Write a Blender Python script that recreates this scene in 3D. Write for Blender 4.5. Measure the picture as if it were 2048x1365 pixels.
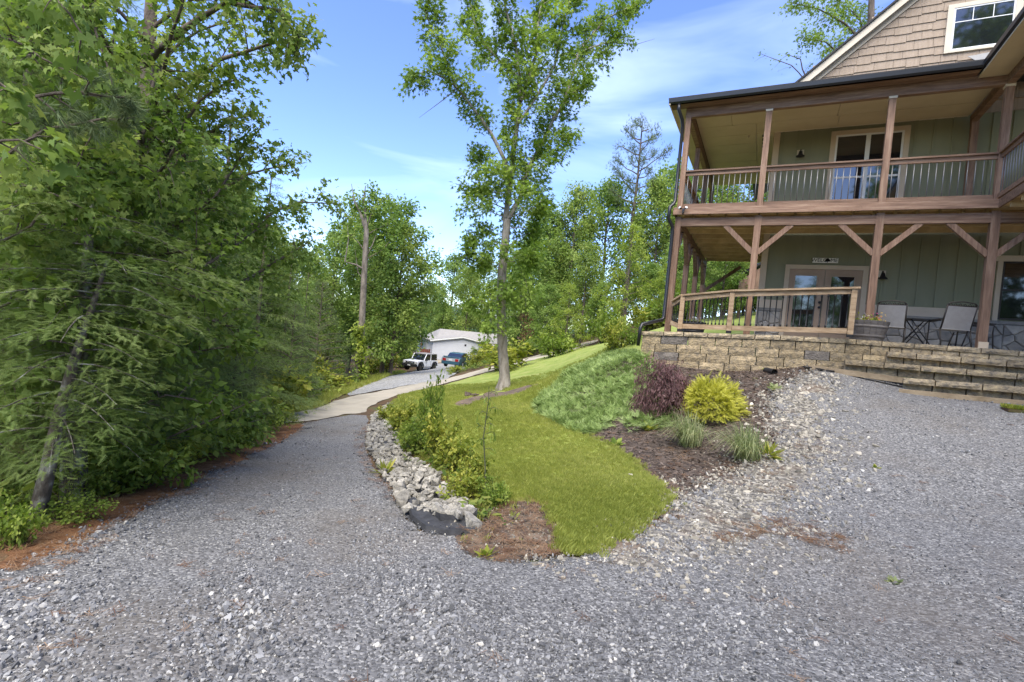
import bpy, bmesh, math, random
import numpy as np
from mathutils import Vector, Matrix, geometry
R = math.radians
sc = bpy.context.scene
for o in list(bpy.data.objects): bpy.data.objects.remove(o)
COL = sc.collection

# ------------------------------------------------------------------ camera
S = 1.15                                   # house plan units -> metres
CAM = Vector((2.5392, -14.8143, -0.698))
cr = Vector((0.88722028, 0.45128128, 0.09584034)); cu = Vector((-0.09270082, -0.02911884, 0.99526813)); cf = Vector((-0.45193664, 0.89190655, -0.01599932))
cam = bpy.data.objects.new('camera', bpy.data.cameras.new('camera')); COL.objects.link(cam)
M4 = Matrix.Identity(4)
for i in range(3):
    M4[i][0] = cr[i]; M4[i][1] = cu[i]; M4[i][2] = -cf[i]; M4[i][3] = CAM[i]
cam.matrix_world = M4
cam.data.sensor_width = 36; cam.data.lens = 17.512
cam.data.clip_start = 0.05; cam.data.clip_end = 3000
sc.camera = cam

# ------------------------------------------------------------------ world, sun, exposure
SUN_EL, SUN_AZ = R(60), R(165)             # azimuth from +Y clockwise
w = bpy.data.worlds.new('World'); sc.world = w; w.use_nodes = True
nt = w.node_tree; nt.nodes.clear()
def nn(t, typ, **k):
    n = t.nodes.new(typ)
    for a, b in k.items(): setattr(n, a, b)
    return n
sky = nn(nt, 'ShaderNodeTexSky', sky_type='NISHITA', sun_disc=False, sun_elevation=SUN_EL, sun_rotation=SUN_AZ, altitude=600, air_density=1.0, dust_density=0.6, ozone_density=3.0)
tc = nn(nt, 'ShaderNodeTexCoord'); mp = nn(nt, 'ShaderNodeMapping'); mp.inputs['Scale'].default_value = (1.6, 1.6, 7.0); mp.inputs['Rotation'].default_value = (R(4), R(5), R(20))
nz = nn(nt, 'ShaderNodeTexNoise'); nz.inputs['Scale'].default_value = 1.5; nz.inputs['Detail'].default_value = 5; nz.inputs['Roughness'].default_value = 0.5; nz.inputs['Distortion'].default_value = 0.6
rp = nn(nt, 'ShaderNodeValToRGB'); rp.color_ramp.elements[0].position = 0.49; rp.color_ramp.elements[1].position = 0.95
rp.color_ramp.elements[0].color = (0, 0, 0, 1); rp.color_ramp.elements[1].color = (0.32, 0.32, 0.32, 1)
mx = nn(nt, 'ShaderNodeMix', data_type='RGBA'); mx.inputs[7].default_value = (7.2, 8.2, 10.0, 1)
bg = nn(nt, 'ShaderNodeBackground'); bg.inputs[1].default_value = 0.148
wo = nn(nt, 'ShaderNodeOutputWorld')
L = nt.links.new
L(tc.outputs['Generated'], mp.inputs[0]); L(mp.outputs[0], nz.inputs['Vector']); L(nz.outputs[0], rp.inputs[0]); L(rp.outputs[0], mx.inputs[0])
hsv = nn(nt, 'ShaderNodeHueSaturation'); hsv.inputs['Saturation'].default_value = 1.12; hsv.inputs['Hue'].default_value = .515; L(sky.outputs[0], hsv.inputs['Color']); L(hsv.outputs[0], mx.inputs[6]); L(mx.outputs[2], bg.inputs[0]); L(bg.outputs[0], wo.inputs[0])
sl = bpy.data.lights.new('sun', 'SUN'); sl.energy = 3.2; sl.angle = R(60); sl.color = (1, 0.93, 0.81)
so = bpy.data.objects.new('sun', sl); COL.objects.link(so)
sd = Vector((math.sin(SUN_AZ)*math.cos(SUN_EL), math.cos(SUN_AZ)*math.cos(SUN_EL), math.sin(SUN_EL)))
so.rotation_euler = sd.to_track_quat('Z', 'Y').to_euler()
sc.view_settings.view_transform = 'Standard'; sc.view_settings.look = 'None'; sc.view_settings.gamma = 1; sc.view_settings.exposure = 1.42; sc.view_settings.use_curve_mapping = False
sc.render.engine = 'CYCLES'
sc.cycles.use_denoising = True; sc.cycles.denoising_prefilter = 'NONE'; sc.cycles.use_adaptive_sampling = False; sc.cycles.sample_clamp_indirect = 4
sc.cycles.max_bounces = 8; sc.cycles.diffuse_bounces = 4; sc.cycles.transmission_bounces = 4

# ------------------------------------------------------------------ materials
def ramp(nt_, stops):
    n = nn(nt_, 'ShaderNodeValToRGB'); e = n.color_ramp.elements
    while len(e) < len(stops): e.new(0.5)
    for i, (p, c) in enumerate(stops): e[i].position = p; e[i].color = (*c, 1)
    return n
def new_mat(name):
    m = bpy.data.materials.new(name); m.use_nodes = True; t = m.node_tree; t.nodes.clear()
    out = nn(t, 'ShaderNodeOutputMaterial'); b = nn(t, 'ShaderNodeBsdfPrincipled'); t.links.new(b.outputs[0], out.inputs[0])
    return m, t, b, out
def mat(name, c1, c2=None, scale=6., rough=.75, bump=0., bscale=40., stretch=(1, 1, 1), rnd=0., spec=.3, metal=0., c3=None, detail=6., ior=None):
    m, t, b, out = new_mat(name); k = t.links.new
    c2 = c2 or tuple(x*.75 for x in c1)
    tcn = nn(t, 'ShaderNodeTexCoord'); mpn = nn(t, 'ShaderNodeMapping'); mpn.inputs['Scale'].default_value = stretch
    k(tcn.outputs['Object'], mpn.inputs[0])
    n1 = nn(t, 'ShaderNodeTexNoise'); n1.inputs['Scale'].default_value = scale; n1.inputs['Detail'].default_value = detail; n1.inputs['Roughness'].default_value = .6
    k(mpn.outputs[0], n1.inputs['Vector'])
    st = [(.36, c2), (.62, c1)] if c3 is None else [(.30, c2), (.50, c1), (.68, c3)]
    r1 = ramp(t, st); k(n1.outputs[0], r1.inputs[0]); col = r1.outputs[0]
    if rnd:
        oi = nn(t, 'ShaderNodeObjectInfo'); hs = nn(t, 'ShaderNodeHueSaturation'); mr = nn(t, 'ShaderNodeMapRange')
        mr.inputs[3].default_value = 1-rnd; mr.inputs[4].default_value = 1+rnd
        k(oi.outputs['Random'], mr.inputs[0]); k(mr.outputs[0], hs.inputs['Value']); k(col, hs.inputs['Color']); col = hs.outputs[0]
    k(col, b.inputs['Base Color']); b.inputs['Roughness'].default_value = rough; b.inputs['Metallic'].default_value = metal
    b.inputs['Specular IOR Level'].default_value = spec
    if ior: b.inputs['IOR'].default_value = ior
    if bump:
        n2 = nn(t, 'ShaderNodeTexNoise'); n2.inputs['Scale'].default_value = bscale; n2.inputs['Detail'].default_value = 5
        bp = nn(t, 'ShaderNodeBump'); bp.inputs['Strength'].default_value = min(1, bump); bp.inputs['Distance'].default_value = .02*max(1, bump)
        k(mpn.outputs[0], n2.inputs['Vector']); k(n2.outputs[0], bp.inputs['Height']); k(bp.outputs[0], b.inputs['Normal'])
    return m
def leaf_mat(name, dark, mid, light, inst=False, trans=.42, rough=.6, spec=.2):
    m, t, b, out = new_mat(name); k = t.links.new
    at = nn(t, 'ShaderNodeAttribute', attribute_name='tint'); at.attribute_type = 'INSTANCER' if inst else 'GEOMETRY'
    r1 = ramp(t, [(0, dark), (.5, mid), (1, light)]); k(at.outputs['Fac'], r1.inputs[0])
    k(r1.outputs[0], b.inputs['Base Color']); b.inputs['Roughness'].default_value = rough; b.inputs['Specular IOR Level'].default_value = spec
    tr = nn(t, 'ShaderNodeBsdfTranslucent'); hs = nn(t, 'ShaderNodeHueSaturation'); hs.inputs['Value'].default_value = 1.4; hs.inputs['Saturation'].default_value = 1.1
    k(r1.outputs[0], hs.inputs['Color']); k(hs.outputs[0], tr.inputs[0])
    ms = nn(t, 'ShaderNodeMixShader'); ms.inputs[0].default_value = trans; k(b.outputs[0], ms.inputs[1]); k(tr.outputs[0], ms.inputs[2]); k(ms.outputs[0], out.inputs[0])
    return m
def inst_mat(name, stops, rough=.8, nscale=30., spec=.3, bump=.4):
    m, t, b, out = new_mat(name); k = t.links.new
    at = nn(t, 'ShaderNodeAttribute', attribute_name='tint'); at.attribute_type = 'INSTANCER'
    r1 = ramp(t, stops); k(at.outputs['Fac'], r1.inputs[0])
    tcn = nn(t, 'ShaderNodeTexCoord'); n1 = nn(t, 'ShaderNodeTexNoise'); n1.inputs['Scale'].default_value = nscale; k(tcn.outputs['Object'], n1.inputs['Vector'])
    mr = nn(t, 'ShaderNodeMapRange'); mr.inputs[3].default_value = .65; mr.inputs[4].default_value = 1.3; k(n1.outputs[0], mr.inputs[0])
    hs = nn(t, 'ShaderNodeHueSaturation'); k(mr.outputs[0], hs.inputs['Value']); k(r1.outputs[0], hs.inputs['Color'])
    k(hs.outputs[0], b.inputs['Base Color']); b.inputs['Roughness'].default_value = rough; b.inputs['Specular IOR Level'].default_value = spec
    return m
def pebble_mat(name, stops, size, patch=None, patchscale=.6, wear=None):
    """ground of loose stones too small to build: voronoi cells with relief"""
    m, t, b, out = new_mat(name); k = t.links.new
    tcn = nn(t, 'ShaderNodeTexCoord')
    v = nn(t, 'ShaderNodeTexVoronoi'); v.inputs['Scale'].default_value = 1/size; k(tcn.outputs['Object'], v.inputs['Vector'])
    sp = nn(t, 'ShaderNodeSeparateColor'); k(v.outputs['Color'], sp.inputs[0])
    r1 = ramp(t, stops); k(sp.outputs[0], r1.inputs[0]); col = r1.outputs[0]
    if patch:
        n1 = nn(t, 'ShaderNodeTexNoise'); n1.inputs['Scale'].default_value = patchscale; n1.inputs['Detail'].default_value = 6; n1.inputs['Roughness'].default_value = .65; k(tcn.outputs['Object'], n1.inputs['Vector'])
        r2 = ramp(t, [(.5, (0, 0, 0)), (.72, (.75, .75, .75))]); k(n1.outputs[0], r2.inputs[0])
        mxn = nn(t, 'ShaderNodeMix', data_type='RGBA'); k(r2.outputs[0], mxn.inputs[0]); k(col, mxn.inputs[6]); mxn.inputs[7].default_value = (*patch, 1); col = mxn.outputs[2]
    k(col, b.inputs['Base Color']); b.inputs['Roughness'].default_value = .85; b.inputs['Specular IOR Level'].default_value = .25
    bp = nn(t, 'ShaderNodeBump'); bp.inputs['Strength'].default_value = .8; bp.inputs['Distance'].default_value = size*.5; bp.invert = True
    k(v.outputs['Distance'], bp.inputs['Height']); k(bp.outputs[0], b.inputs['Normal'])
    return m

GREY = [(0, (.055, .056, .058)), (.28, (.125, .126, .129)), (.55, (.215, .215, .216)), (.8, (.34, .337, .325)), (1, (.54, .515, .455))]
COARSE = [(0, (.07, .066, .06)), (.3, (.19, .175, .145)), (.6, (.33, .30, .24)), (.85, (.45, .41, .33)), (1, (.62, .58, .49))]
ROCKS = [(0, (.08, .08, .075)), (.4, (.18, .172, .155)), (.75, (.28, .265, .225)), (1, (.38, .36, .30))]
MT = dict(
 soil=mat('forest soil', (.10, .058, .03), (.035, .028, .014), 1.2, .95, .8, 18, c3=(.06, .085, .025)),
 gravel=pebble_mat('gravel', [(0, (.07, .069, .067)), (.5, (.135, .133, .13)), (.9, (.23, .226, .218)), (1, (.36, .35, .32))], .016, (.13, .11, .085), .35),
 coarse=pebble_mat('dusty coarse gravel', [(0, (.06, .056, .05)), (.4, (.125, .117, .10)), (.75, (.21, .195, .165)), (1, (.38, .355, .30))], .045, (.15, .10, .065), 1.1),
 pad=pebble_mat('pad gravel', [(0, (.16, .16, .16)), (1, (.34, .34, .33))], .08, (.22, .2, .16), .3),
 concrete=mat('concrete road', (.36, .325, .255), (.27, .245, .195), .6, .9, .4, 30, c3=(.40, .35, .27)),
 straw=mat('pine straw', (.17, .075, .03), (.07, .035, .018), 5, .95, 1, 45, c3=(.24, .13, .06)),
 mulch=mat('mulch', (.085, .064, .05), (.035, .028, .023), 9, .95, 1.5, 28, c3=(.16, .125, .10)),
 dirt=mat('bare dirt', (.12, .09, .065), (.055, .045, .037), 3, .95, 1, 35, c3=(.20, .145, .10)),
 lawn=mat('lawn', (.24, .29, .062), (.175, .23, .042), 1.3, .9, .8, 60, c3=(.31, .33, .10)),
 verge=mat('verge', (.16, .17, .045), (.10, .13, .03), 1.3, .9, .8, 40, c3=(.26, .2, .1)),
 fabric=mat('landscape fabric', (.05, .051, .054), (.03, .03, .032), 8, .75, .5, 25),
 hill=mat('hill', (.05, .09, .035), (.03, .06, .03), .05, .95, 1, .4),
 wood=mat('stained timber', (.215, .13, .084), (.125, .074, .048), 2.2, .6, .4, 20, (9, 9, .7), .2, c3=(.30, .20, .135)),
 woodx=mat('stained timber along the front', (.215, .13, .084), (.125, .074, .048), 2.2, .6, .4, 20, (.7, 9, 9), .2, c3=(.30, .20, .135)),
 tanwood=mat('weathered treated pine', (.32, .225, .135), (.20, .135, .078), 2.5, .75, .4, 20, (1.2, 6, 6), rnd=.15, c3=(.41, .305, .195)),
 joist=mat('yellow pine joists', (.60, .45, .23), (.46, .33, .16), 3, .75, .2, 30, rnd=.15),
 siding=mat('sage siding', (.235, .235, .145), (.20, .205, .125), 1.5, .5, .12, 25, (1, 1, .2)),
 trim=mat('cream trim', (.56, .46, .335), (.50, .405, .29), 2, .55),
 soffit=mat('tan soffit', (.52, .44, .30), (.46, .385, .255), 1.2, .6),
 shake=mat('tan shake', (.37, .29, .215), (.31, .24, .175), 3, .7, .5, 50, (6, 6, .6), .035),
 rake=mat('rake board', (.62, .55, .43), (.56, .49, .38), 2, .55),
 white=mat('white vinyl', (.74, .74, .72), (.70, .70, .68), 2, .4),
 vinyl=mat('white clapboard tinted for shade', (.60, .61, .64), (.56, .57, .60), 2, .5),  # white siding, its shade mixed into the colour as a bluish grey
 roof=mat('dark roofing', (.035, .034, .036), (.02, .02, .021), 6, .7, .5, 60),
 gutter=mat('black gutter', (.018, .018, .02), (.014, .014, .015), 4, .35, spec=.5),
 iron=mat('black iron', (.016, .016, .017), (.012, .012, .013), 5, .45),
 rodmetal=mat('grey baluster', (.23, .225, .22), (.18, .175, .17), 5, .4, metal=.4),
 door=mat('door paint', (.36, .26, .18), (.32, .23, .155), 2, .45),
 block=mat('wall block', (.31, .245, .15), (.16, .138, .105), 11, .95, 1.6, 26, rnd=.22, c3=(.44, .345, .21)),
 blockgrey=mat('grey wall block', (.22, .195, .165), (.13, .115, .10), 4.5, .95, 1.6, 26, rnd=.2),
 capblock=mat('cap block', (.34, .275, .18), (.15, .135, .11), 11, .95, 1.4, 30, rnd=.2, c3=(.47, .38, .24)),
 step=mat('step block', (.31, .25, .165), (.14, .125, .10), 10, .95, 1.4, 28, rnd=.25, c3=(.44, .35, .21)),
 ledge=mat('stone ledge', (.27, .25, .22), (.19, .18, .16), 5, .9, .8, 30),
 fieldstone=mat('field stone', (.38, .345, .29), (.25, .235, .21), 4, .9, .7, 18, rnd=.3),
 mortar=mat('mortar', (.20, .19, .175), (.14, .135, .125), 8, .95, .5, 40),
 slab=mat('terrace concrete', (.38, .35, .29), (.3, .28, .23), 1.5, .9, .3, 30),
 timber=mat('landscape timber', (.36, .28, .18), (.24, .18, .11), 3, .85, .5, 25, rnd=.1),
 bark=mat('bark', (.15, .12, .095), (.065, .052, .042), 7, .95, 1.6, 22, (1, 1, .25)),
 bark2=mat('pale bark', (.27, .24, .20), (.13, .115, .095), 6, .95, 1.6, 20, (1, 1, .3), c3=(.36, .33, .29)),
 bark3=mat('weathered grey bark', (.22, .19, .155), (.10, .085, .07), 6, .95, 1.6, 20, (1, 1, .3)),
 barklichen=mat('lichen bark', (.10, .085, .07), (.045, .037, .03), 9, .95, 1.4, 20, (1, 1, .5), c3=(.33, .34, .29)),
 glass=mat('window glass', (.012, .014, .016), (.01, .012, .014), 1, .04, spec=.5, ior=2.1),
 plastic=mat('black plastic', (.02, .02, .022), (.016, .016, .018), 3, .5),
 barrel=mat('grey barrel wood', (.17, .155, .145), (.10, .092, .086), 4, .8, .5, 30, (1, 1, 5)),
 sling=mat('grey sling fabric', (.34, .33, .32), (.30, .29, .28), 8, .8),
 bronze=mat('dark bronze', (.06, .052, .046), (.04, .035, .03), 6, .5, metal=.3),
 signwhite=mat('sign board', (.82, .80, .72), (.76, .74, .66), 6, .7),
 carwhite=mat('white car paint', (.78, .78, .78), (.75, .75, .75), 1, .3, spec=.5),
 carblue=mat('blue car paint', (.05, .12, .16), (.04, .10, .14), 1, .25, spec=.5),
 silver=mat('silver trim', (.55, .56, .58), (.5, .51, .53), 1, .35, metal=.3),
 tyre=mat('tyre', (.018, .018, .018), (.012, .012, .012), 6, .85),
 red=mat('red lamp', (.4, .02, .02), (.3, .015, .015), 2, .25),
 lamp=mat('lamp glass', (.8, .8, .78), (.7, .7, .68), 2, .2),
 redbrown=mat('red brown boards', (.19, .065, .04), (.14, .045, .03), 3, .8),
 shingleroof=mat('grey shingle roof', (.30, .285, .27), (.24, .23, .215), 3, .9, .4, 20),
 cinder=mat('cinder block', (.26, .26, .25), (.18, .18, .175), 8, .95, .6, 30),
 copper=mat('rusty cap', (.30, .18, .10), (.2, .12, .07), 6, .7),
 stake=mat('brown stem', (.09, .10, .05), (.06, .065, .035), 6, .8),
)
LM = dict(
 oak=leaf_mat('oak leaves', (0.088, 0.151, 0.023), (0.169, 0.253, 0.044), (0.298, 0.385, 0.081)),
 maple=leaf_mat('maple leaves', (0.071, 0.123, 0.025), (0.149, 0.222, 0.044), (0.280, 0.329, 0.089)),
 bright=leaf_mat('bright leaves', (0.139, 0.204, 0.030), (0.235, 0.306, 0.049), (0.366, 0.408, 0.083)),
 forest=leaf_mat('forest leaves', (0.098, 0.162, 0.037), (0.168, 0.253, 0.057), (0.288, 0.361, 0.094)),
 forest2=leaf_mat('yellow green forest leaves', (0.125, 0.183, 0.044), (0.210, 0.287, 0.063), (0.345, 0.391, 0.109)),
 hemlock=leaf_mat('hemlock needles', (0.090, 0.137, 0.036), (0.160, 0.226, 0.061), (0.267, 0.326, 0.116), trans=.38),
 pine=leaf_mat('pine needles', (0.067, 0.105, 0.041), (0.125, 0.173, 0.070), (0.209, 0.247, 0.110), trans=.2),
 shrub=leaf_mat('shrub leaves', (0.090, 0.144, 0.026), (0.172, 0.245, 0.041), (0.323, 0.380, 0.080)),
 weed=leaf_mat('weed leaves', (0.129, 0.172, 0.028), (0.233, 0.281, 0.046), (0.431, 0.402, 0.082)),
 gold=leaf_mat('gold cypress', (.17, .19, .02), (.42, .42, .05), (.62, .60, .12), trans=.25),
 purple=leaf_mat('purple maple', (.085, .045, .045), (.15, .08, .08), (.23, .145, .135), trans=.2),
 tuft=leaf_mat('ornamental grass', (0.152, 0.195, 0.074), (0.276, 0.325, 0.148), (0.496, 0.494, 0.272)),
 flower=leaf_mat('flowers', (.75, .72, .75), (.75, .5, .05), (.65, .1, .3)),
 dead=leaf_mat('dead leaves', (.09, .055, .03), (.16, .09, .05), (.22, .15, .08)),
 grass=leaf_mat('grass blades', (0.195, 0.235, 0.046), (0.323, 0.354, 0.081), (0.476, 0.468, 0.161), inst=True),
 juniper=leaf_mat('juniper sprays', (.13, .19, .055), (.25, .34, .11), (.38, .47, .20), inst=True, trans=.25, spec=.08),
 litter=leaf_mat('pine needles on ground', (.11, .055, .03), (.21, .115, .06), (.33, .22, .13), inst=True, trans=.1),
 chips=leaf_mat('mulch chips', (.035, .028, .023), (.10, .075, .06), (.22, .175, .14), inst=True, trans=.0),
 ground=leaf_mat('ground weeds', (0.067, 0.112, 0.020), (0.134, 0.196, 0.037), (0.268, 0.294, 0.066), inst=True),
)
SM = dict(gravel=inst_mat('gravel stones', GREY), coarse=inst_mat('coarse stones', COARSE), rock=inst_mat('rock stones', ROCKS))
rockmat = mat('bed rock', (.31, .29, .245), (.135, .13, .12), 5, .9, .7, 20, rnd=.45, c3=(.42, .39, .33))

# ------------------------------------------------------------------ object helpers
def link(o, parent=None):
    COL.objects.link(o)
    if parent is not None: o.parent = parent
    return o
def raw(name, V, F, m, parent=None, smooth=False, kind=None):
    me = bpy.data.meshes.new(name); me.from_pydata(V, [], F); me.update()
    if m: me.materials.append(m)
    if smooth: me.polygons.foreach_set('use_smooth', [True]*len(me.polygons))
    o = link(bpy.data.objects.new(name, me), parent)
    if kind: o['kind'] = kind
    return o
def tag(o, label, cat, group=None):
    o['label'] = label; o['category'] = cat
    if group: o['group'] = group
    return o
def thing(name, label, cat, loc=(0, 0, 0), rz=0, group=None):
    o = bpy.data.objects.new(name, None); o.empty_display_size = .2; link(o); o.location = loc; o.rotation_euler = (0, 0, rz)
    return tag(o, label, cat, group)
def group_part(name, parent):
    o = bpy.data.objects.new(name, None); o.empty_display_size = .1; return link(o, parent)
def dup(root, loc, rz, scale=(1, 1, 1), label=None, group=None):
    r = root.copy(); COL.objects.link(r); r.location = loc; r.rotation_euler = (0, 0, rz); r.scale = scale
    if label: r['label'] = label
    if group: r['group'] = group
    for ch in root.children:
        c = ch.copy(); COL.objects.link(c); c.parent = r
        for g in ch.children:
            d = g.copy(); COL.objects.link(d); d.parent = c
    return r
class MB:
    def __init__(s, k=1.): s.v = []; s.f = []; s.k = k
    def add(s, V, F):
        n = len(s.v); s.v += [tuple(c*s.k for c in p) for p in V]; s.f += [tuple(i+n for i in f) for f in F]; return s
    def box(s, x0, x1, y0, y1, z0, z1):
        return s.add([(x0, y0, z0), (x1, y0, z0), (x1, y1, z0), (x0, y1, z0), (x0, y0, z1), (x1, y0, z1), (x1, y1, z1), (x0, y1, z1)],
                     [(3, 2, 1, 0), (4, 5, 6, 7), (0, 1, 5, 4), (1, 2, 6, 5), (2, 3, 7, 6), (3, 0, 4, 7)])
    def bar(s, p, q, wd, h, up=(0, 0, 1)):
        p, q, up = Vector(p), Vector(q), Vector(up); d = (q-p).normalized()
        x = d.cross(up)
        if x.length < 1e-4: x = d.cross(Vector((0, 1, 0)))
        x.normalize(); z = x.cross(d); V = []
        for e in (p, q):
            for a, b in ((-1, -1), (1, -1), (1, 1), (-1, 1)): V.append(e+x*a*wd/2+z*b*h/2)
        return s.add(V, [(0, 1, 2, 3), (7, 6, 5, 4), (0, 4, 5, 1), (1, 5, 6, 2), (2, 6, 7, 3), (3, 7, 4, 0)])
    def tube(s, pts, rad, n=6, cap=True):
        pts = [Vector(p) for p in pts]; V = []; F = []
        rad = rad if hasattr(rad, '__len__') else [rad]*len(pts)
        a = None
        for i, p in enumerate(pts):
            d = (pts[min(i+1, len(pts)-1)]-pts[max(i-1, 0)])
            if d.length < 1e-9: d = Vector((0, 0, 1))
            d.normalize()
            if a is None: a = d.orthogonal().normalized()
            else:
                a = a-d*a.dot(d)
                a = a.normalized() if a.length > 1e-6 else d.orthogonal().normalized()
            b = d.cross(a)
            for j in range(n):
                t = 2*math.pi*j/n; V.append(p+(a*math.cos(t)+b*math.sin(t))*rad[i])
        for i in range(len(pts)-1):
            for j in range(n):
                k2 = (j+1) % n; F.append((i*n+j, i*n+k2, (i+1)*n+k2, (i+1)*n+j))
        if cap: F.append(tuple(range(n-1, -1, -1))); F.append(tuple((len(pts)-1)*n+j for j in range(n)))
        return s.add(V, F)
    def lathe(s, prof, n=16, cx=0, cy=0):
        V = []; F = []
        for r_, z in prof:
            for j in range(n):
                t = 2*math.pi*j/n; V.append((cx+r_*math.cos(t), cy+r_*math.sin(t), z))
        for i in range(len(prof)-1):
            for j in range(n):
                k2 = (j+1) % n; F.append((i*n+j, i*n+k2, (i+1)*n+k2, (i+1)*n+j))
        F.append(tuple(range(n-1, -1, -1))); F.append(tuple((len(prof)-1)*n+j for j in range(n)))
        return s.add(V, F)
    def prism(s, poly, y0, y1, ax='y'):
        """outline in (x,z) pushed along y (or in (y,z) pushed along x)"""
        n = len(poly); f = (lambda a, b, c: (a, c, b)) if ax == 'y' else (lambda a, b, c: (c, a, b))
        V = [f(a, b, y0) for a, b in poly]+[f(a, b, y1) for a, b in poly]
        F = [tuple(range(n)), tuple(range(2*n-1, n-1, -1))]+[(i+n, (i+1) % n+n, (i+1) % n, i) for i in range(n)]
        return s.add(V, F)
    def build(s, name, m, parent=None, smooth=False, kind=None):
        o = raw(name, s.v, s.f, m, parent, smooth, kind)
        bm = bmesh.new(); bm.from_mesh(o.data); bmesh.ops.recalc_face_normals(bm, faces=bm.faces); bm.to_mesh(o.data); bm.free()
        return o

# ------------------------------------------------------------------ terrain
CP = np.array([(-0.127, -13.896, -2.331), (0.682, -13.318, -2.342), (1.654, -12.735, -2.289), (2.701, -12.069, -2.255), (3.848, -11.375, -2.196), (-1.627, -13.418, -2.582), (-2.206, -12.794, -2.696), (-3.191, -11.734, -2.889), (-4.408, -10.238, -3.097), (-6.105, -8.021, -3.399), (-8.115, -5.578, -3.739), (-8.417, -2.604, -4.047), (-4.758, -6.688, -3.463), (-2.256, -9.044, -3.033), (-0.596, -10.497, -2.775), (0.142, -10.940, -2.687), (0.564, -11.120, -2.636), (-11.274, -1.797, -4.268), (-3.201, -9.758, -3.084), (-1.484, -12.019, -2.732), (-10.333, -3.683, -4.113), (-11.839, 0.816, -4.526), (-14.184, 5.795, -4.472), (-14.644, 7.805, -4.447), (-15.718, 11.747, -4.349), (-15.792, 19.573, -3.543), (-15.413, 26.507, -2.682), (-14.493, 39.343, -0.672), (-12.188, -2.721, -4.337), (-13.123, -0.955, -4.495), (-16.154, 3.671, -4.760), (-22.940, 14.804, -4.983), (-27.975, 23.455, -5.495), (-29.190, 27.323, -5.593), (-25.665, 28.002, -4.773), (-23.361, 12.342, -5.311), (-33.588, 35.191, -5.215), (-28.294, 36.763, -4.633), (1.360, -10.623, -2.496), (1.695, -8.993, -2.343), (0.096, -8.462, -2.574), (-2.366, -6.127, -2.893), (-3.678, -2.866, -2.800), (-2.174, -3.782, -2.599), (-7.664, 4.634, -3.354), (-7.776, 5.141, -3.174), (-7.955, 2.241, -3.547), (-6.499, 7.476, -2.885), (-6.823, 11.804, -2.415), (-4.946, 12.782, -0.941), (0.025, -6.253, -2.435), (-3.068, -1.431, -2.547), (-3.645, 3.334, -1.845), (-1.959, 2.520, -1.095), (-0.437, -0.743, -0.977), (0.139, -0.678, -1.137), (1.064, -0.771, -1.190), (2.039, -1.061, -1.130), (3.232, -0.900, -0.904), (3.593, -0.827, -0.778), (1.764, -6.266, -2.275), (1.141, -7.033, -2.421), (2.711, -2.517, -1.284), (1.752, -4.808, -1.956), (2.441, -5.356, -1.952), (2.882, -6.256, -2.061), (1.643, -7.900, -2.426), (4.270, -1.610, -1.010), (5.006, -2.473, -1.181), (6.879, -2.308, -1.092), (3.783, -6.022, -1.926), (4.614, -7.286, -2.142), (5.281, -7.170, -2.012), (3.015, -8.996, -2.337), (3.573, -10.284, -2.348), (4.267, -10.153, -2.175), (2.245, -10.511, -2.486), (1.800, -11.800, -2.424), (0.669, -12.317, -2.417), (-0.072, -12.805, -2.448), (1.207, -11.149, -2.514), (0.061, -10.834, -2.602), (-1.653, -9.129, -2.881), (-3.798, -6.971, -3.230), (-6.171, -4.479, -3.570), (-10.431, 0.189, -4.241), (-3.585, -5.399, -2.885), (-2.892, -7.069, -3.039), (-0.843, -8.717, -2.794), (0.065, -9.825, -2.689), (-2.914, -12.792, -2.697), (-3.460, -12.286, -2.834), (-7.284, -7.846, -3.540), (-12.597, -6.851, -4.240), (-9.554, -10.905, -3.684), (-21.060, 2.293, -5.477), (-28.929, 13.995, -5.913), (-60.263, 48.566, -6.193), (-23.472, 67.338, 1.040), (-10.487, 48.158, 2.589), (2.634, 14.420, 1.281), (-2.302, 27.625, 1.807), (-48.152, 54.727, -4.885), (-57.822, 21.771, -6.309), (-38.189, -1.914, -6.156), (0.000, -1.000, -1.150), (0.000, 0.500, -1.300), (2.500, 1.000, -1.400), (5.000, 1.000, -1.400), (8.000, 1.000, -1.400), (8.000, 4.000, -1.200), (4.000, 5.000, -1.200), (0.500, 5.000, -0.900), (14.000, -2.000, -1.200), (14.000, 5.000, -0.600), (2.500, -14.800, -2.300), (2.500, -19.000, -2.350), (-4.000, -17.000, -2.400), (9.000, -17.000, -2.100), (12.000, -10.000, -1.500), (2.000, -30.000, -2.600), (-14.000, -20.000, -4.000), (16.000, -30.000, -2.000), (40.000, 0.000, 2.000), (40.000, 40.000, 6.000), (0.000, 60.000, 3.000), (-30.000, -40.000, -5.000), (40.000, -40.000, 0.000), (0.000, -60.000, -4.000), (-70.000, -30.000, -12.000), (-80.000, 30.000, -10.000)])
def _fit():
    n = len(CP); d = np.linalg.norm(CP[:, None, :2]-CP[None, :, :2], axis=2)
    K = np.where(d > 0, d*d*np.log(d+1e-12), 0)+.02*np.eye(n); Q = np.c_[np.ones(n), CP[:, :2]]
    return np.linalg.solve(np.block([[K, Q], [Q.T, np.zeros((3, 3))]]), np.r_[CP[:, 2], np.zeros(3)])
WT = _fit()
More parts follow.
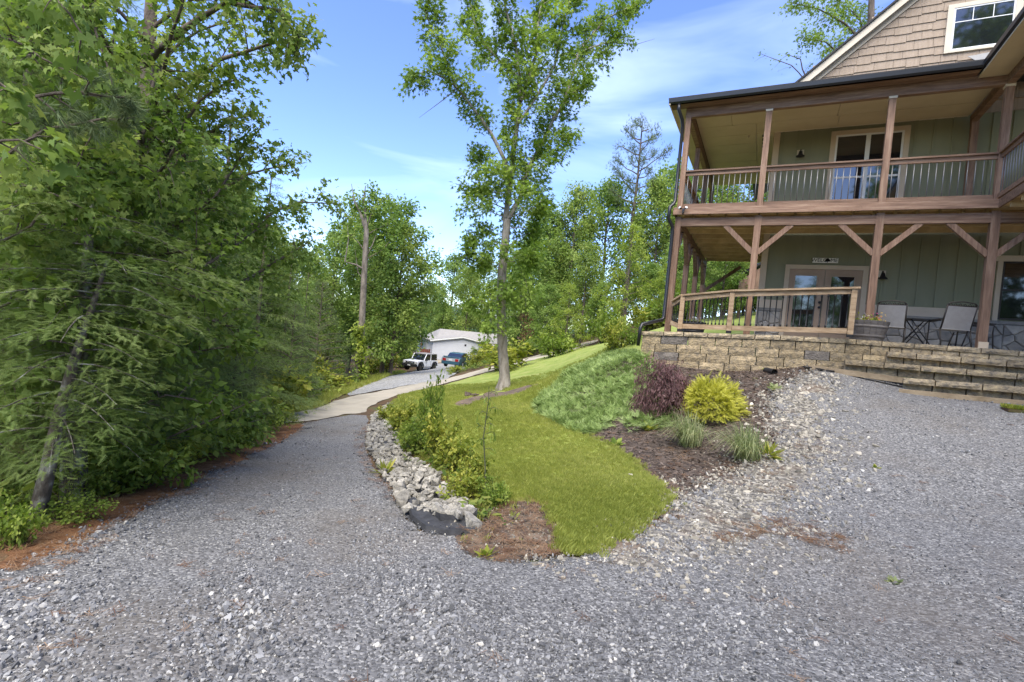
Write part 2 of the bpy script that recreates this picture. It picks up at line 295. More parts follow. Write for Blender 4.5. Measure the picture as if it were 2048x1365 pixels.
def gz(x, y, rough=True):
    x = np.atleast_1d(np.asarray(x, float)); y = np.atleast_1d(np.asarray(y, float))
    rr = np.hypot(x, y); k = np.where(rr > 85, 85/np.maximum(rr, 1e-6), 1); xc, yc = x*k, y*k
    out = np.empty(len(x))
    for i in range(0, len(x), 4000):
        d = np.hypot(xc[i:i+4000, None]-CP[None, :, 0], yc[i:i+4000, None]-CP[None, :, 1])
        out[i:i+4000] = np.where(d > 0, d*d*np.log(d+1e-12), 0)@WT[:-3]+WT[-3]+WT[-2]*xc[i:i+4000]+WT[-1]*yc[i:i+4000]
    if rough: out = out+.012*np.sin(3.1*x+1.3*np.sin(2.3*y))+.012*np.sin(2.7*y+1.7*np.sin(1.9*x))+.006*np.sin(7.3*x+4.1*y)
    return out
def g1(x, y): return float(gz(x, y)[0])
def inside(px, py, poly):
    px = np.asarray(px); py = np.asarray(py); res = np.zeros(len(px), bool); n = len(poly)
    for i in range(n):
        x1, y1 = poly[i]; x2, y2 = poly[(i+1) % n]
        if y1 == y2: continue
        c = ((y1 > py) != (y2 > py)) & (px < (x2-x1)*(py-y1)/(y2-y1)+x1); res ^= c
    return res
def smooth_poly(poly, it=2):
    for _ in range(it):
        q = []
        for i in range(len(poly)):
            a, b = poly[i], poly[(i+1) % len(poly)]
            q += [(a[0]*.75+b[0]*.25, a[1]*.75+b[1]*.25), (a[0]*.25+b[0]*.75, a[1]*.25+b[1]*.75)]
        poly = q
    return poly
_rng = np.random.default_rng(5)
rad = [0.0]; r_ = .5
while r_ < 420: rad.append(r_); r_ *= 1.045
GRX, GRY = [], []
NA = 220
for i, q in enumerate(rad[1:]):
    for j in range(NA):
        t = 2*math.pi*(j+.5*(i % 2))/NA
        GRX.append(CAM.x+q*math.sin(t)); GRY.append(CAM.y+q*math.cos(t))
GRX = np.array(GRX); GRY = np.array(GRY); GRR = np.hypot(GRX-CAM.x, GRY-CAM.y); GRZ = gz(GRX, GRY)
def base_ground():
    V = [(CAM.x, CAM.y, g1(CAM.x, CAM.y)-.05)]+[(x, y, z-.014-.001*q) for x, y, z, q in zip(GRX, GRY, GRZ, GRR)]
    F = [(0, 1+(j+1) % NA, 1+j) for j in range(NA)]; nr = len(rad)-1
    for i in range(nr-1):
        a = 1+i*NA; b = a+NA
        for j in range(NA):
            j2 = (j+1) % NA
            if i % 2 == 0: F += [(a+j, a+j2, b+j), (a+j2, b+j2, b+j)]
            else: F += [(a+j, b+j2, b+j), (a+j, a+j2, b+j2)]
    return raw('ground', V, [f[::-1] for f in F], MT['soil'], smooth=True, kind='structure')
def zone(name, poly, m, lift, smoothit=2, wob=.0, sink=True):
    poly = smooth_poly(poly, smoothit)
    if wob:
        rg = random.Random(len(poly)); q = []
        for i in range(len(poly)):
            a, b = poly[i], poly[(i+1) % len(poly)]; n = max(1, int(math.dist(a, b)/max(.12, .02*math.dist(a, (CAM.x, CAM.y)))))
            for k in range(min(n, 60)): q.append((a[0]+(b[0]-a[0])*k/n+rg.uniform(-wob, wob), a[1]+(b[1]-a[1])*k/n+rg.uniform(-wob, wob)))
        poly = q
    ins = inside(GRX, GRY, poly)
    vs = [Vector(p) for p in poly]+[Vector((GRX[i], GRY[i])) for i in np.nonzero(ins)[0]]
    n = len(poly)
    v2, e2, f2, ov, *_ = geometry.delaunay_2d_cdt(vs, [(i, (i+1) % n) for i in range(n)], [list(range(n))], 1, 1e-4)
    rim = np.array([any(k < n for k in q) if len(q) else True for q in ov])
    X = np.array([v.x for v in v2]); Y = np.array([v.y for v in v2]); Z = gz(X, Y)+lift+lift*.03*np.hypot(X-CAM.x, Y-CAM.y)
    if sink: Z[rim] = gz(X[rim], Y[rim])-.006
    F = [f if (v2[f[1]]-v2[f[0]]).cross(v2[f[2]]-v2[f[0]]) > 0 else tuple(reversed(f)) for f in f2]
    return raw(name, list(zip(X, Y, Z)), F, m, smooth=True, kind='structure')
P_GRAVEL = [(-1.625, -13.418), (-2.205, -12.795), (-3.191, -11.734), (-4.409, -10.237), (-6.109, -8.018), (-8.132, -5.595), (-10.250, -3.522), (-10.889, -0.212), (-8.443, -2.621), (-4.814, -6.703), (-3.156, -8.315), (-2.071, -9.262), (-1.132, -10.084), (-0.445, -10.739), (-0.158, -10.923), (0.171, -10.866), (0.411, -11.111), (0.763, -11.140), (1.154, -10.913), (1.391, -10.717), (1.536, -10.295), (1.823, -9.278), (1.984, -8.203), (2.327, -7.171), (2.784, -6.554), (2.800, -5.341), (2.635, -3.595), (3.000, -2.297), (3.515, -1.354), (3.733, -1.027), (6.657, 5.321), (5.134, -2.004), (6.768, -2.595)]+[(14, -3), (14, -22), (-5, -22), (-3.2, -15.5)]
P_STRAW = [(-2.471, -13.153), (-2.791, -12.736), (-3.735, -11.811), (-4.287, -11.168), (-5.369, -9.871), (-7.318, -7.586), (-9.261, -5.274), (-9.801, -3.949), (-7.565, -6.045), (-5.621, -8.392), (-4.055, -10.463), (-2.866, -11.903), (-2.025, -12.868), (-1.466, -13.469)]
P_BED = [(-9.571, -1.302), (-12.304, 2.582), (-12.755, 3.855), (-9.272, -0.603), (-7.600, -2.665), (-4.399, -6.088), (-3.419, -7.241), (-2.161, -8.205), (-1.298, -9.008), (-0.623, -9.629), (0.052, -10.407), (0.245, -10.680), (0.102, -10.888), (-0.164, -10.914), (-0.530, -10.652), (-1.122, -10.079), (-1.659, -9.596), (-2.701, -8.646), (-4.778, -6.697), (-6.814, -4.431)]
P_MULCH = [(-2.583, -3.154), (-3.307, -0.891), (-3.168, 0.105), (-6.324, 11.968), (-4.117, 11.268), (-0.482, -0.723), (0.173, -0.862), (0.759, 2.133), (1.872, 3.486), (3.231, -0.937), (4.390, 6.615), (3.531, -1.431), (3.017, -2.409), (2.671, -3.592), (2.829, -5.339), (2.804, -6.608), (2.332, -7.258), (2.001, -8.370), (1.851, -9.231), (1.700, -8.857), (1.199, -7.655), (0.338, -6.555), (0.024, -6.251), (-1.093, -5.074), (-2.112, -4.007)]
P_DIRT = [(0.230, -10.655), (-0.059, -9.469), (0.471, -9.511), (0.979, -10.286), (1.204, -10.835), (0.786, -11.183), (0.397, -11.129), (0.125, -10.880)]
P_LAWN = [(1.154, -10.799), (1.382, -10.689), (1.511, -10.371), (1.788, -9.224), (1.675, -8.876), (1.175, -7.609), (0.322, -6.499), (0.003, -6.184), (-1.128, -4.986), (-2.165, -3.888), (-2.616, -3.143), (-3.307, -0.891), (-3.006, 0.976), (-5.101, 11.954), (-4.566, 12.400), (-12.307, 33.286), (-14.776, 25.050), (-15.223, 18.522), (-15.194, 11.001), (-13.658, 5.237), (-12.446, 3.076), (-8.301, -1.543), (-3.715, -5.950), (-2.202, -6.943), (-0.941, -8.479), (-0.120, -9.479), (0.508, -9.597), (0.966, -10.291)]
P_CONC = [(-8.809, -6.785), (-9.979, -4.956), (-10.216, -3.783), (-11.451, 0.396), (-13.136, 2.472), (-14.184, 5.795), (-14.644, 7.805), (-15.524, 11.497), (-15.645, 19.302), (-15.096, 25.782), (-13.509, 37.129), (-14.741, 40.983), (-19.783, 36.456), (-18.299, 24.213), (-16.598, 13.029), (-17.911, 12.025), (-16.155, 3.672), (-13.367, -0.742), (-12.336, -2.602), (-10.106, -5.580)]
P_PAD = [(-16.353, 3.864), (-20.819, 9.850), (-22.942, 14.805), (-27.976, 23.455), (-32.070, 31.079), (-33.051, 34.466), (-28.679, 36.823), (-18.704, 18.423), (-16.995, 14.341), (-16.435, 12.769), (-17.710, 11.767), (-17.594, 8.205)]
P_VERGE = [(-10.401, -5.367), (-16.586, 1.350), (-20.044, 6.692), (-22.553, 11.508), (-30.605, 25.858), (-26.888, 22.095), (-22.798, 14.641), (-20.687, 9.713), (-16.829, 4.329), (-13.367, -0.742), (-12.484, -2.482), (-10.005, -5.499)]
P_STRIP = [(-7.494, 0.659), (-7.713, 1.674), (-8.459, 4.276), (-7.810, 4.891), (-4.055, 1.003), (-4.443, 0.289), (-6.363, 0.347), (-6.403, -0.388)]
P_JUN = [(-2.583, -3.154), (-3.307, -0.891), (-3.168, 0.105), (-6.324, 11.968), (-4.117, 11.268), (-0.482, -0.723), (0.018, -1.408), (0.719, -3.645), (1.296, -5.153), (0.824, -5.551), (0.542, -5.795), (0.080, -4.903), (-0.070, -5.899), (-0.520, -5.763), (-1.471, -4.700)]
P_STRAW2 = [(-6.464, -5.332), (-8.443, -2.621), (-4.738, -6.696), (-3.049, -8.398), (-1.960, -9.371), (-1.092, -10.107), (-1.356, -10.072), (-2.340, -9.288), (-4.067, -7.723)]
P_STRAW3 = [(-1.780, -13.369), (-2.358, -12.733), (-3.304, -11.676), (-4.544, -10.151), (-8.517, -5.234), (-7.413, -5.993), (-5.337, -8.396), (-3.678, -10.636), (-2.597, -11.905), (-1.683, -12.947), (-1.111, -13.582)]
P_COARSE = [(1.823, -9.278), (1.984, -8.203), (2.327, -7.171), (2.784, -6.554), (2.800, -5.341), (2.635, -3.595), (3.000, -2.297), (3.724, -1.165), (4.167, -1.696), (3.616, -4.082), (3.563, -5.679), (3.341, -7.035), (2.851, -8.428), (2.704, -9.447), (2.319, -10.086), (1.704, -10.935), (1.309, -11.092), (1.536, -10.295)]
P_NEEDLE = [(2.063, -9.730), (2.424, -9.114), (2.883, -9.009), (3.336, -9.149), (3.594, -9.446), (3.494, -9.642), (3.148, -9.480), (2.746, -9.478), (2.346, -9.924)]
def build_ground():
    base_ground()
    zone('pine_straw', P_STRAW, MT['straw'], .012, 1, .06)
    zone('rock_bed_fabric', P_BED, MT['fabric'], .012, 1, .03)
    zone('dirt_patch', P_DIRT, MT['dirt'], .006, 1, .05)
    zone('mulch_bed', P_MULCH, MT['mulch'], .014, 1, .06)
    zone('lawn', P_LAWN, MT['lawn'], .022, 2, .03)
    zone('gravel_driveway', P_GRAVEL, MT['gravel'], .018, 1, .05)
    zone('coarse_gravel', P_COARSE, MT['coarse'], .021, 1, .28)
    zone('tree_mulch_strip', P_STRIP, MT['dirt'], .034, 2, .05, False)
    zone('gravel_pad', P_PAD, MT['pad'], .016, 1, .1)
    zone('concrete_road', P_CONC, MT['concrete'], .02, 1, .05)
    zone('grass_verge', P_VERGE, MT['verge'], .014, 1, .1)
    zone('back_lawn', [(-3, 5), (3, 5.5), (9, 6), (14, 14), (10, 24), (-2, 24), (-6, 14)], MT['lawn'], .02, 2)
build_ground()

# ------------------------------------------------------------------ house (plan units: X along the front, Y into the depth, Z from the terrace; scaled by S)
WORLD = {}
_link0 = link
def link(o, parent=None):
    COL.objects.link(o)
    if parent is not None:
        o.parent = parent
        if parent.name in WORLD: o.matrix_parent_inverse = Matrix.Translation(-WORLD[parent.name])
    return o
def wthing(name, label, cat, loc, group=None):
    o = thing(name, label, cat, loc, 0, group); WORLD[o.name] = Vector(loc); return o
def hb(): return MB(S)
YW = 2.093
TZX = [-.6, -.44, .16, .82, 1.45, 2.47, 3.58, 4.46, 5.8, 12]; TZZ = [-.27, -.26, -.22, -.18, -.155, -.10, -.06, -.05, -.03, -.03]
def tz(x): return float(np.interp(x, TZX, TZZ))
FL = [(-.44, -.78), (.5, -.63), (1.45, -.6), (2.47, -.6), (3.3, -.55), (4.02, -.46), (4.46, -.37), (5.04, -.29), (5.82, -.23), (6.5, -.27), (7.8, -.38)]
rg = random.Random(3)
house = wthing('house', 'green and tan two storey house with wraparound timber porch above a stone terrace', 'house', (S*4, S*2, S*-.1))
def hp(name, mb, m, parent=None, **k): return mb.build(name, m, parent or house, **k)
# walls
fw = group_part('front_wall', house)
sidingw = hp('siding_wall', hb().box(1.93, 10, YW, YW+.14, .0, 2.66).box(1.93, 10, YW, YW+.14, 2.66, 5.47), MT['siding'])
hp('side_wall', hb().box(1.93, 2.07, YW+.142, 9, -.3, 5.9), MT['siding'])
bat = hb().box(-.028, .028, -.016, 0, 0, 1).build('batten', MT['siding'], sidingw)
bm0 = bat.data
def batten(x, z0, z1, first=[True]):
    o = bat if first[0] else bat.copy()
    if not first[0]: COL.objects.link(o); o.parent = sidingw
    first[0] = False
    o.location = (S*x, S*(YW-.001), S*z0); o.scale = (1, 1, (z1-z0))
x = 2.12
while x < 9.5:
    lowdoor = 2.45 < x < 4.35; winlo = 6.7 < x < 8.2
    batten(x, 1.9 if lowdoor else (2.2 if winlo else .945), 2.64)
    if not 3.2 < x < 4.86: batten(x, 2.87, 5.46)
    x += .355
# trims
tr = hb(); tr.box(1.90, 2.05, YW-.03, YW, .0, 5.46)
hp('corner_trim', tr, MT['trim'])
for a, b in ((4.31, 6.66), (2.052, 2.49), (8.26, 10)): hp('water_table', hb().box(a, b, YW-.035, YW, .715, .94), MT['trim'])
hp('stone_ledge', hb().box(4.31, 10, YW-.10, YW-.036, .64, .714).box(1.93, 2.49, YW-.10, YW-.036, .64, .714), MT['ledge'])
sb = hp('stone_base', hb().box(4.31, 10, YW-.05, YW, -.2, .638).box(1.93, 2.49, YW-.05, YW, -.2, .638), MT['mortar'])
def clip(poly, a, b, c):
    out = []
    for i in range(len(poly)):
        p, q = poly[i], poly[(i+1) % len(poly)]; dp = a*p[0]+b*p[1]-c; dq = a*q[0]+b*q[1]-c
        if dp <= 0: out.append(p)
        if (dp < 0 < dq) or (dq < 0 < dp):
            t = dp/(dp-dq); out.append((p[0]+(q[0]-p[0])*t, p[1]+(q[1]-p[1])*t))
    return out
def stones(x0, x1, z0, z1, n, rg):
    pts = []
    while len(pts) < n:
        c = max(((rg.uniform(x0, x1), rg.uniform(z0, z1)) for _ in range(12)), key=lambda q: min([((q[0]-p[0])*.75)**2+(q[1]-p[1])**2 for p in pts] or [9]))
        pts.append(c)
    for p in pts:
        poly = [(x0, z0), (x1, z0), (x1, z1), (x0, z1)]
        for q in pts:
            if q is p: continue
            a, b = q[0]-p[0], q[1]-p[1]; poly = clip(poly, a, b, a*(p[0]+q[0])/2+b*(p[1]+q[1])/2)
            if len(poly) < 3: break
        if len(poly) < 3: continue
        cx = sum(a for a, _ in poly)/len(poly); cz = sum(b for _, b in poly)/len(poly)
        d = rg.uniform(.03, .055); V = []; n_ = len(poly)
        for k, y in ((.975, YW-.045), (.955, YW-.05-d*.6), (.80, YW-.05-d)):
            V += [(cx+(a-cx)*k, y+rg.uniform(-.004, .004), cz+(b-cz)*k) for a, b in poly]
        F = [(i, (i+1) % n_, n_+(i+1) % n_, n_+i) for i in range(n_)]+[(n_+i, n_+(i+1) % n_, 2*n_+(i+1) % n_, 2*n_+i) for i in range(n_)]+[tuple(range(2*n_, 3*n_))]
        MB(S).add(V, F).build('stone', MT['fieldstone'], sb)
stones(4.33, 6.9, -.03, .635, 34, rg); stones(1.96, 2.48, -.1, .635, 9, rg); stones(6.9, 9.6, -.03, .635, 34, rg)
# door pair
dfm = hp('door_frame', hb().box(2.492, 2.60, YW-.05, YW, -.08, 1.888).box(4.20, 4.311, YW-.05, YW, -.05, 1.888).box(2.60, 4.20, YW-.05, YW, 1.78, 1.888), MT['trim'])
for x0, x1, hx in ((2.605, 3.393, 3.34), (3.407, 4.195, 3.45)):
    d = hp('door', hb().box(x0, x1, YW-.03, YW+.01, -.07, 1.775), MT['door'])
    g0, g1_ = x0+.14, x1-.165
    hp('pane', hb().box(g0, g1_, YW-.036, YW-.029, .19, 1.605), MT['glass'], d)
    hp('pane_frame', hb().box(g0-.03, g0, YW-.045, YW-.03, .16, 1.635).box(g1_, g1_+.03, YW-.045, YW-.03, .16, 1.635).box(g0, g1_, YW-.045, YW-.03, 1.605, 1.635).box(g0, g1_, YW-.045, YW-.03, .16, .19), MT['door'], d)
    if hx < 3.4:
        for hz, nm in ((.80, 'handle'), (.93, 'deadbolt')): hp(nm, hb().tube([(hx, YW-.03, hz), (hx, YW-.06, hz), (hx, YW-.065, hz), (hx, YW-.10, hz)], [.035, .035, .018, .03], 10), MT['iron'], d)
# sliding window upstairs
wf = hp('upper_window', hb().box(3.215, 3.325, YW-.05, YW, 2.87, 5.318).box(4.735, 4.845, YW-.05, YW, 2.87, 5.318).box(3.325, 4.735, YW-.05, YW, 5.21, 5.318), MT['trim'])
hp('sash', hb().box(3.327, 3.37, YW-.036, YW-.002, 2.9, 5.208).box(3.97, 4.065, YW-.036, YW-.002, 2.9, 5.208).box(4.69, 4.733, YW-.036, YW-.002, 2.9, 5.208).box(3.372, 3.968, YW-.036, YW-.002, 5.17, 5.208).box(4.067, 4.688, YW-.036, YW-.002, 5.17, 5.208).box(3.372, 3.968, YW-.036, YW-.002, 4.10, 4.15).box(4.067, 4.688, YW-.036, YW-.002, 4.10, 4.15), MT['white'], wf)
for a, b in ((3.372, 3.968), (4.067, 4.688)):
    hp('pane', hb().box(a, b, YW-.02, YW-.003, 4.152, 5.168), MT['glass'], wf); hp('pane', hb().box(a, b, YW-.024, YW-.003, 2.9, 4.098), MT['glass'], wf)
# lower right window
wf = hp('lower_window', hb().box(6.70, 6.79, YW-.045, YW, .716, 2.06).box(8.15, 8.24, YW-.045, YW, .716, 2.06).box(6.66, 8.28, YW-.05, YW, 2.06, 2.19), MT['trim'])
hp('sash', hb().box(6.792, 6.83, YW-.035, YW-.001, .75, 2.055).box(8.11, 8.148, YW-.035, YW-.001, .75, 2.055).box(6.832, 8.108, YW-.035, YW-.001, 1.40, 1.435).box(6.832, 8.108, YW-.035, YW-.001, .75, .785).box(6.832, 8.108, YW-.035, YW-.001, 2.02, 2.055), MT['bronze'], wf)
hp('pane', hb().box(6.832, 8.108, YW-.022, YW-.002, 1.437, 2.018), MT['glass'], wf); hp('pane', hb().box(6.832, 8.108, YW-.028, YW-.002, .787, 1.398), MT['glass'], wf)
# lower posts, beams, braces
def post(x, y, z0, z1, wd=.14): return hb().box(x-wd/2, x+wd/2, y-wd/2, y+wd/2, z0, z1)
PX = [0, 1.79, 4.114, 5.962]; SY = [1.99, 4.06, 6.13]
for x in PX:
    hp('porch_post', post(x, 0, tz(x), 2.665), MT['wood'])
    if x == 5.962: hp('post_base', post(x+.012, -.02, tz(x), .10, .15), MT['trim'])
for y in SY: hp('porch_post', post(0, y, -.2, 2.665), MT['wood'])
for a, b in zip(PX[:-1], PX[1:]): hp('beam', hb().box(a+.071, b-.071, -.06, .05, 2.434, 2.63), MT['woodx'])
hp('beam', hb().box(PX[-1]+.071, 9, -.06, .05, 2.434, 2.63), MT['woodx'])
for a, b in zip([0]+SY[:-1], SY): hp('beam', hb().box(-.05, .06, a+.071, b-.071, 2.434, 2.63), MT['woodx'])
def brace(x, s): hp('brace', hb().bar((x+s*.05, -.01, 1.80), (x+s*.70, -.01, 2.45), .07, .11), MT['wood'])
for x in PX[1:]:
    brace(x, -1); brace(x, 1)
for y in [0]+SY[:-1]: hp('brace', hb().bar((0, y+.05, 1.80), (0, y+.70, 2.45), .07, .11, (1, 0, 0)), MT['wood'])
for y in SY: hp('brace', hb().bar((0, y-.05, 1.80), (0, y-.70, 2.45), .07, .11, (1, 0, 0)), MT['wood'])
hp('brace', hb().bar((.05, 6.13, 1.55), (1.2, 6.13, 2.45), .07, .11), MT['wood'])
# deck: joists, boards, rim
for i in range(10):
    y = .32+i*.62
    if y < 2.0: hp('joist', hb().box(.065, 9, y-.022, y+.022, 2.60, 2.755), MT['joist'])
    else: hp('joist', hb().box(.065, 1.92, y-.022, y+.022, 2.60, 2.755), MT['joist'])
for i in range(46):
    y = -.14+i*.1405
    x1 = 9 if y < 1.93 else 1.92
    if y < 6.3: hp('deck_board', hb().box(-.11, x1, y, y+.134, 2.757, 2.80), MT['joist'])
for i in range(16): hp('blocking', hb().box(.3+i*.37, .34+i*.37, .06, .30, 2.635, 2.752), MT['joist'])
hp('rim_board', hb().box(-.122, 5.98, -.18, -.142, 2.694, 2.863), MT['woodx'])
hp('rim_board', hb().box(-.122, -.084, -.139, 6.3, 2.694, 2.863), MT['woodx'])
hp('rim_board', hb().box(5.942, 5.98, -4.2, -.182, 2.694, 2.863), MT['woodx'])
hp('wing_deck', hb().box(5.982, 9, -4.2, -.142, 2.757, 2.80), MT['joist'])
for i in range(8): hp('joist', hb().box(5.99, 9, -.6-i*.45, -.56-i*.45, 2.60, 2.755), MT['joist'])
# upper posts and railings
for x in PX: hp('porch_post', post(x, 0, 2.80, 5.13, .125), MT['wood'])
for y in SY: hp('porch_post', post(0, y, 2.80, 5.13, .125), MT['wood'])
hp('porch_post', post(6.0, 1.95, 2.80, 5.3, .13), MT['wood']); hp('porch_post', post(5.962, -2.4, 2.80, 5.13, .125), MT['wood'])
for x in PX[1:]: hp('post_cap', post(x, 0, 5.08, 5.125, .15), MT['rake'])
rail = group_part('balcony_railing', house)
balu = hb().tube([(0, 0, 0), (0, 0, .72)], .009, 6).build('baluster', MT['rodmetal'], rail, smooth=True)
nb = [0]
def railing(p, q, zt=3.814, zb=2.90):
    p, q = Vector(p), Vector(q); d = (q-p); ln = d.length; d.normalize(); n = Vector((-d.y, d.x, 0))
    hp('top_rail', hb().bar((*(p.xy), zt-.018), (*(q.xy), zt-.018), .125, .034), MT['woodx'], rail)
    hp('top_rail', hb().bar((*(p.xy), zt-.08), (*(q.xy), zt-.08), .04, .085), MT['woodx'], rail)
    hp('bottom_rail', hb().bar((*(p.xy), zb+.045), (*(q.xy), zb+.045), .04, .09), MT['woodx'], rail)
    k = int(ln/.118)
    for i in range(k):
        t = (i+.5)/k; o = balu if nb[0] == 0 else balu.copy()
        if nb[0]: COL.objects.link(o); o.parent = rail
        nb[0] += 1; c = p+(q-p)*t; o.location = (S*c.x, S*c.y, S*(zb+.08))
for a, b in zip(PX[:-1], PX[1:]): railing((a+.066, 0, 0), (b-.066, 0, 0))
for a, b in zip([0]+SY[:-1], SY): railing((0, a+.066, 0), (0, b-.066, 0))
railing((5.962, -.066, 0), (5.962, -2.33, 0))
# roof beam, soffit, gutter, roofs
hp('roof_beam', hb().box(-.07, 6.03, -.065, .055, 5.127, 5.39), MT['woodx'])
hp('roof_beam', hb().box(-.065, .055, .057, 6.3, 5.127, 5.39), MT['woodx'])
hp('roof_beam', hb().box(5.92, 6.03, .057, 2.0, 5.22, 5.39), MT['woodx'])
hp('roof_beam', hb().box(5.90, 6.02, -4.2, -.067, 5.127, 5.39), MT['woodx'])
z0 = 5.392
ys = [.06, .62, 1.28, 1.95, 2.6, 3.3, 4.0, 4.7, 5.5, 6.3]
for a, b in zip(ys[:-1], ys[1:]):
    if b <= 2.0:
        xs = [.06, .75+.25*a, 3.05+.3*a, 5.9] if a < .7 else [.06, 1.47, 3.3, 5.9]
        for c, e in zip(xs[:-1], xs[1:]): hp('soffit_panel', hb().box(c+.006, e-.006, a+.006, b-.006, z0, z0+.03), MT['soffit'])
    else: hp('soffit_panel', hb().box(.066, 1.45, a+.006, b-.006, z0, z0+.03), MT['soffit'])
hp('soffit_backing', hb().box(.06, 5.9, .06, 2.09, z0+.032, z0+.05).box(.06, 1.92, 2.092, 6.3, z0+.032, z0+.05), MT['rake'])
vt = hp('vent_strip', hb().box(1.47, 1.90, 1.96, 6.3, z0-.002, z0+.028), MT['soffit'])
for i in range(16): hp('vent_slot', hb().box(1.60, 1.72, 2.05+i*.26, 2.2+i*.26, z0-.008, z0-.003), MT['bronze'], vt)
hp('soffit_panel', hb().box(5.46, 9, -4.2, -.07, 5.30, 5.33), MT['soffit'])
hp('soffit_panel', hb().box(-.40, 5.43, -.40, -.07, 5.345, 5.37), MT['woodx'])
hp('soffit_panel', hb().box(-.40, -.07, -.068, 6.4, 5.345, 5.37), MT['soffit'])
gp = [(0, 0), (-.07, .0), (-.105, .035), (-.115, .115), (-.10, .115), (-.09, .04), (-.06, .015), (-.012, .015), (-.012, .12), (0, .12)]
hp('gutter', hb().prism([(-.335+a, 5.345+b) for a, b in gp], -.44, 5.44, 'x'), MT['gutter'])
hp('gutter', hb().prism([(5.53+a, 5.345+b) for a, b in gp], -4.2, -.44, 'y'), MT['gutter'])
hp('fascia', hb().box(-.43, -.40, -.42, 6.4, 5.33, 5.47), MT['rake'])
def slab(name, pts, t, m): 
    n = len(pts); return hp(name, hb().add([p for p in pts]+[(p[0], p[1], p[2]+t) for p in pts], [tuple(range(n-1, -1, -1)), tuple(range(n, 2*n))]+[(i, (i+1) % n, n+(i+1) % n, n+i) for i in range(n)]), m)
slab('porch_roof', [(-.46, -.40, 5.472), (5.46, -.40, 5.472), (7.6, YW-.02, 6.1), (1.9, YW-.02, 6.1)], .035, MT['roof'])
slab('porch_roof', [(-.46, -.398, 5.474), (1.9, YW-.02, 6.102), (1.9, 6.5, 6.102), (-.46, 6.5, 5.474)], .035, MT['roof'])
slab('wing_roof', [(5.47, -4.2, 5.478), (9.5, -4.2, 6.7), (9.5, YW-.03, 6.7), (7.7, YW-.03, 6.14), (5.47, -.40, 5.478)], .035, MT['roof'])
slab('valley_flashing', [(5.5, -.02, 5.60), (5.62, .0, 5.62), (6.3, YW-.1, 6.83), (5.75, YW-.1, 6.78)], .01, MT['cinder'])
fl = 0
for i in range(7): hp('roof_clip', hb().box(2.7+i*.4, 2.9+i*.4, YW-.6, YW-.58, 6.35, 6.37), MT['roof'])
# gable: boards, shakes, window, rake
AX, AZ, SL = 6.0, 9.88, .868
hp('gable_wall', hb().prism([(1.93, 5.48), (10.07, 5.48), (10.07, AZ-SL*4.07-.1), (AX, AZ-.1), (1.93, AZ-SL*4.07-.1)], YW+.01, YW+.14, 'y'), MT['shake'])
gs = group_part('shingle_siding', house)
z = 5.75; row = 0
while z < 9.0:
    x = 2.0+rg.uniform(0, .25)
    while x < 7.3:
        wd = rg.uniform(.24, .42)
        zl = AZ-SL*(AX-x-wd*.5)
        if z < zl-.12 and not (5.33 < x and x+wd < 6.54 and 6.98 < z and z+.2 < 8.05):
            dz = rg.choice((0, 0, -.026, -.022)); top = min(z+.27, zl-.02)
            if top > z+.06:
                MB(S).add([(x+.003, YW-.032, z+dz), (x+wd-.003, YW-.032, z+dz), (x+wd-.003, YW-.004, top), (x+.003, YW-.004, top), (x+.003, YW+.009, z+dz), (x+wd-.003, YW+.009, z+dz), (x+wd-.003, YW+.009, top), (x+.003, YW+.009, top)],
                          [(0, 1, 2, 3), (4, 7, 6, 5), (0, 4, 5, 1), (1, 5, 6, 2), (2, 6, 7, 3), (3, 7, 4, 0)]).build('shingle', MT['shake'], gs)
        x += wd
    z += .205; row += 1
wf = hp('gable_window', hb().box(5.31, 5.425, YW-.06, YW, 6.95, 8.09).box(6.52, 6.64, YW-.06, YW, 6.95, 8.09).box(5.425, 6.52, YW-.06, YW, 7.995, 8.09).box(5.425, 6.52, YW-.06, YW, 6.95, 7.0), MT['rake'])
hp('sash', hb().box(5.427, 5.462, YW-.05, YW-.001, 7.002, 7.993).box(6.483, 6.518, YW-.05, YW-.001, 7.002, 7.993).box(5.464, 6.481, YW-.05, YW-.001, 7.96, 7.993).box(5.464, 6.481, YW-.05, YW-.001, 7.002, 7.035), MT['white'], wf)
hp('pane', hb().box(5.464, 6.481, YW-.035, YW-.002, 7.037, 7.958), MT['glass'], wf)
hp('muntin', hb().box(5.464, 6.481, YW-.043, YW-.036, 7.65, 7.668).box(5.775, 5.79, YW-.0425, YW-.036, 7.669, 7.957).box(6.135, 6.15, YW-.0425, YW-.036, 7.669, 7.957), MT['white'], wf)
def rk(off0, off1, y0, y1, name, m, s=-1):
    ex = 4.75
    hp(name, hb().prism([(AX+s*ex, AZ-SL*ex-off0), (AX, AZ-off0), (AX, AZ-off1), (AX+s*ex, AZ-SL*ex-off1)], y0, y1, 'y'), m)
off = AZ-SL*(AX-2.342)-6.614           # rake line at the board face
for s in (-1, 1):
    rk(off-.0, off+.21, 1.87, 1.90, 'rake_board', MT['rake'], s); rk(off+.02, off+.06, 1.905, YW-.002, 'rake_soffit', MT['rake'], s)
    rk(off+.15, off+.33, YW-.06, YW-.034, 'frieze_board', MT['rake'], s); rk(off-.06, off-.003, 1.82, 9.5, 'main_roof', MT['roof'], s)
# gutter downspout down the corner post
ds = [(-.20, -.37, 5.34), (-.20, -.37, 5.22), (-.12, -.20, 5.02), (-.11, -.12, 4.9), (-.11, -.12, 3.05), (-.13, -.16, 2.96), (-.19, -.27, 2.86), (-.20, -.28, 2.58), (-.11, -.14, 2.40), (-.10, -.12, 2.3), (-.10, -.12, .16), (-.12, -.16, .08), (-.34, -.55, -.03), (-.47, -.80, -.10), (-.49, -.84, -.2), (-.50, -.86, -.62)]
hp('downspout', hb().tube(ds, .042, 8), MT['gutter'], smooth=True)

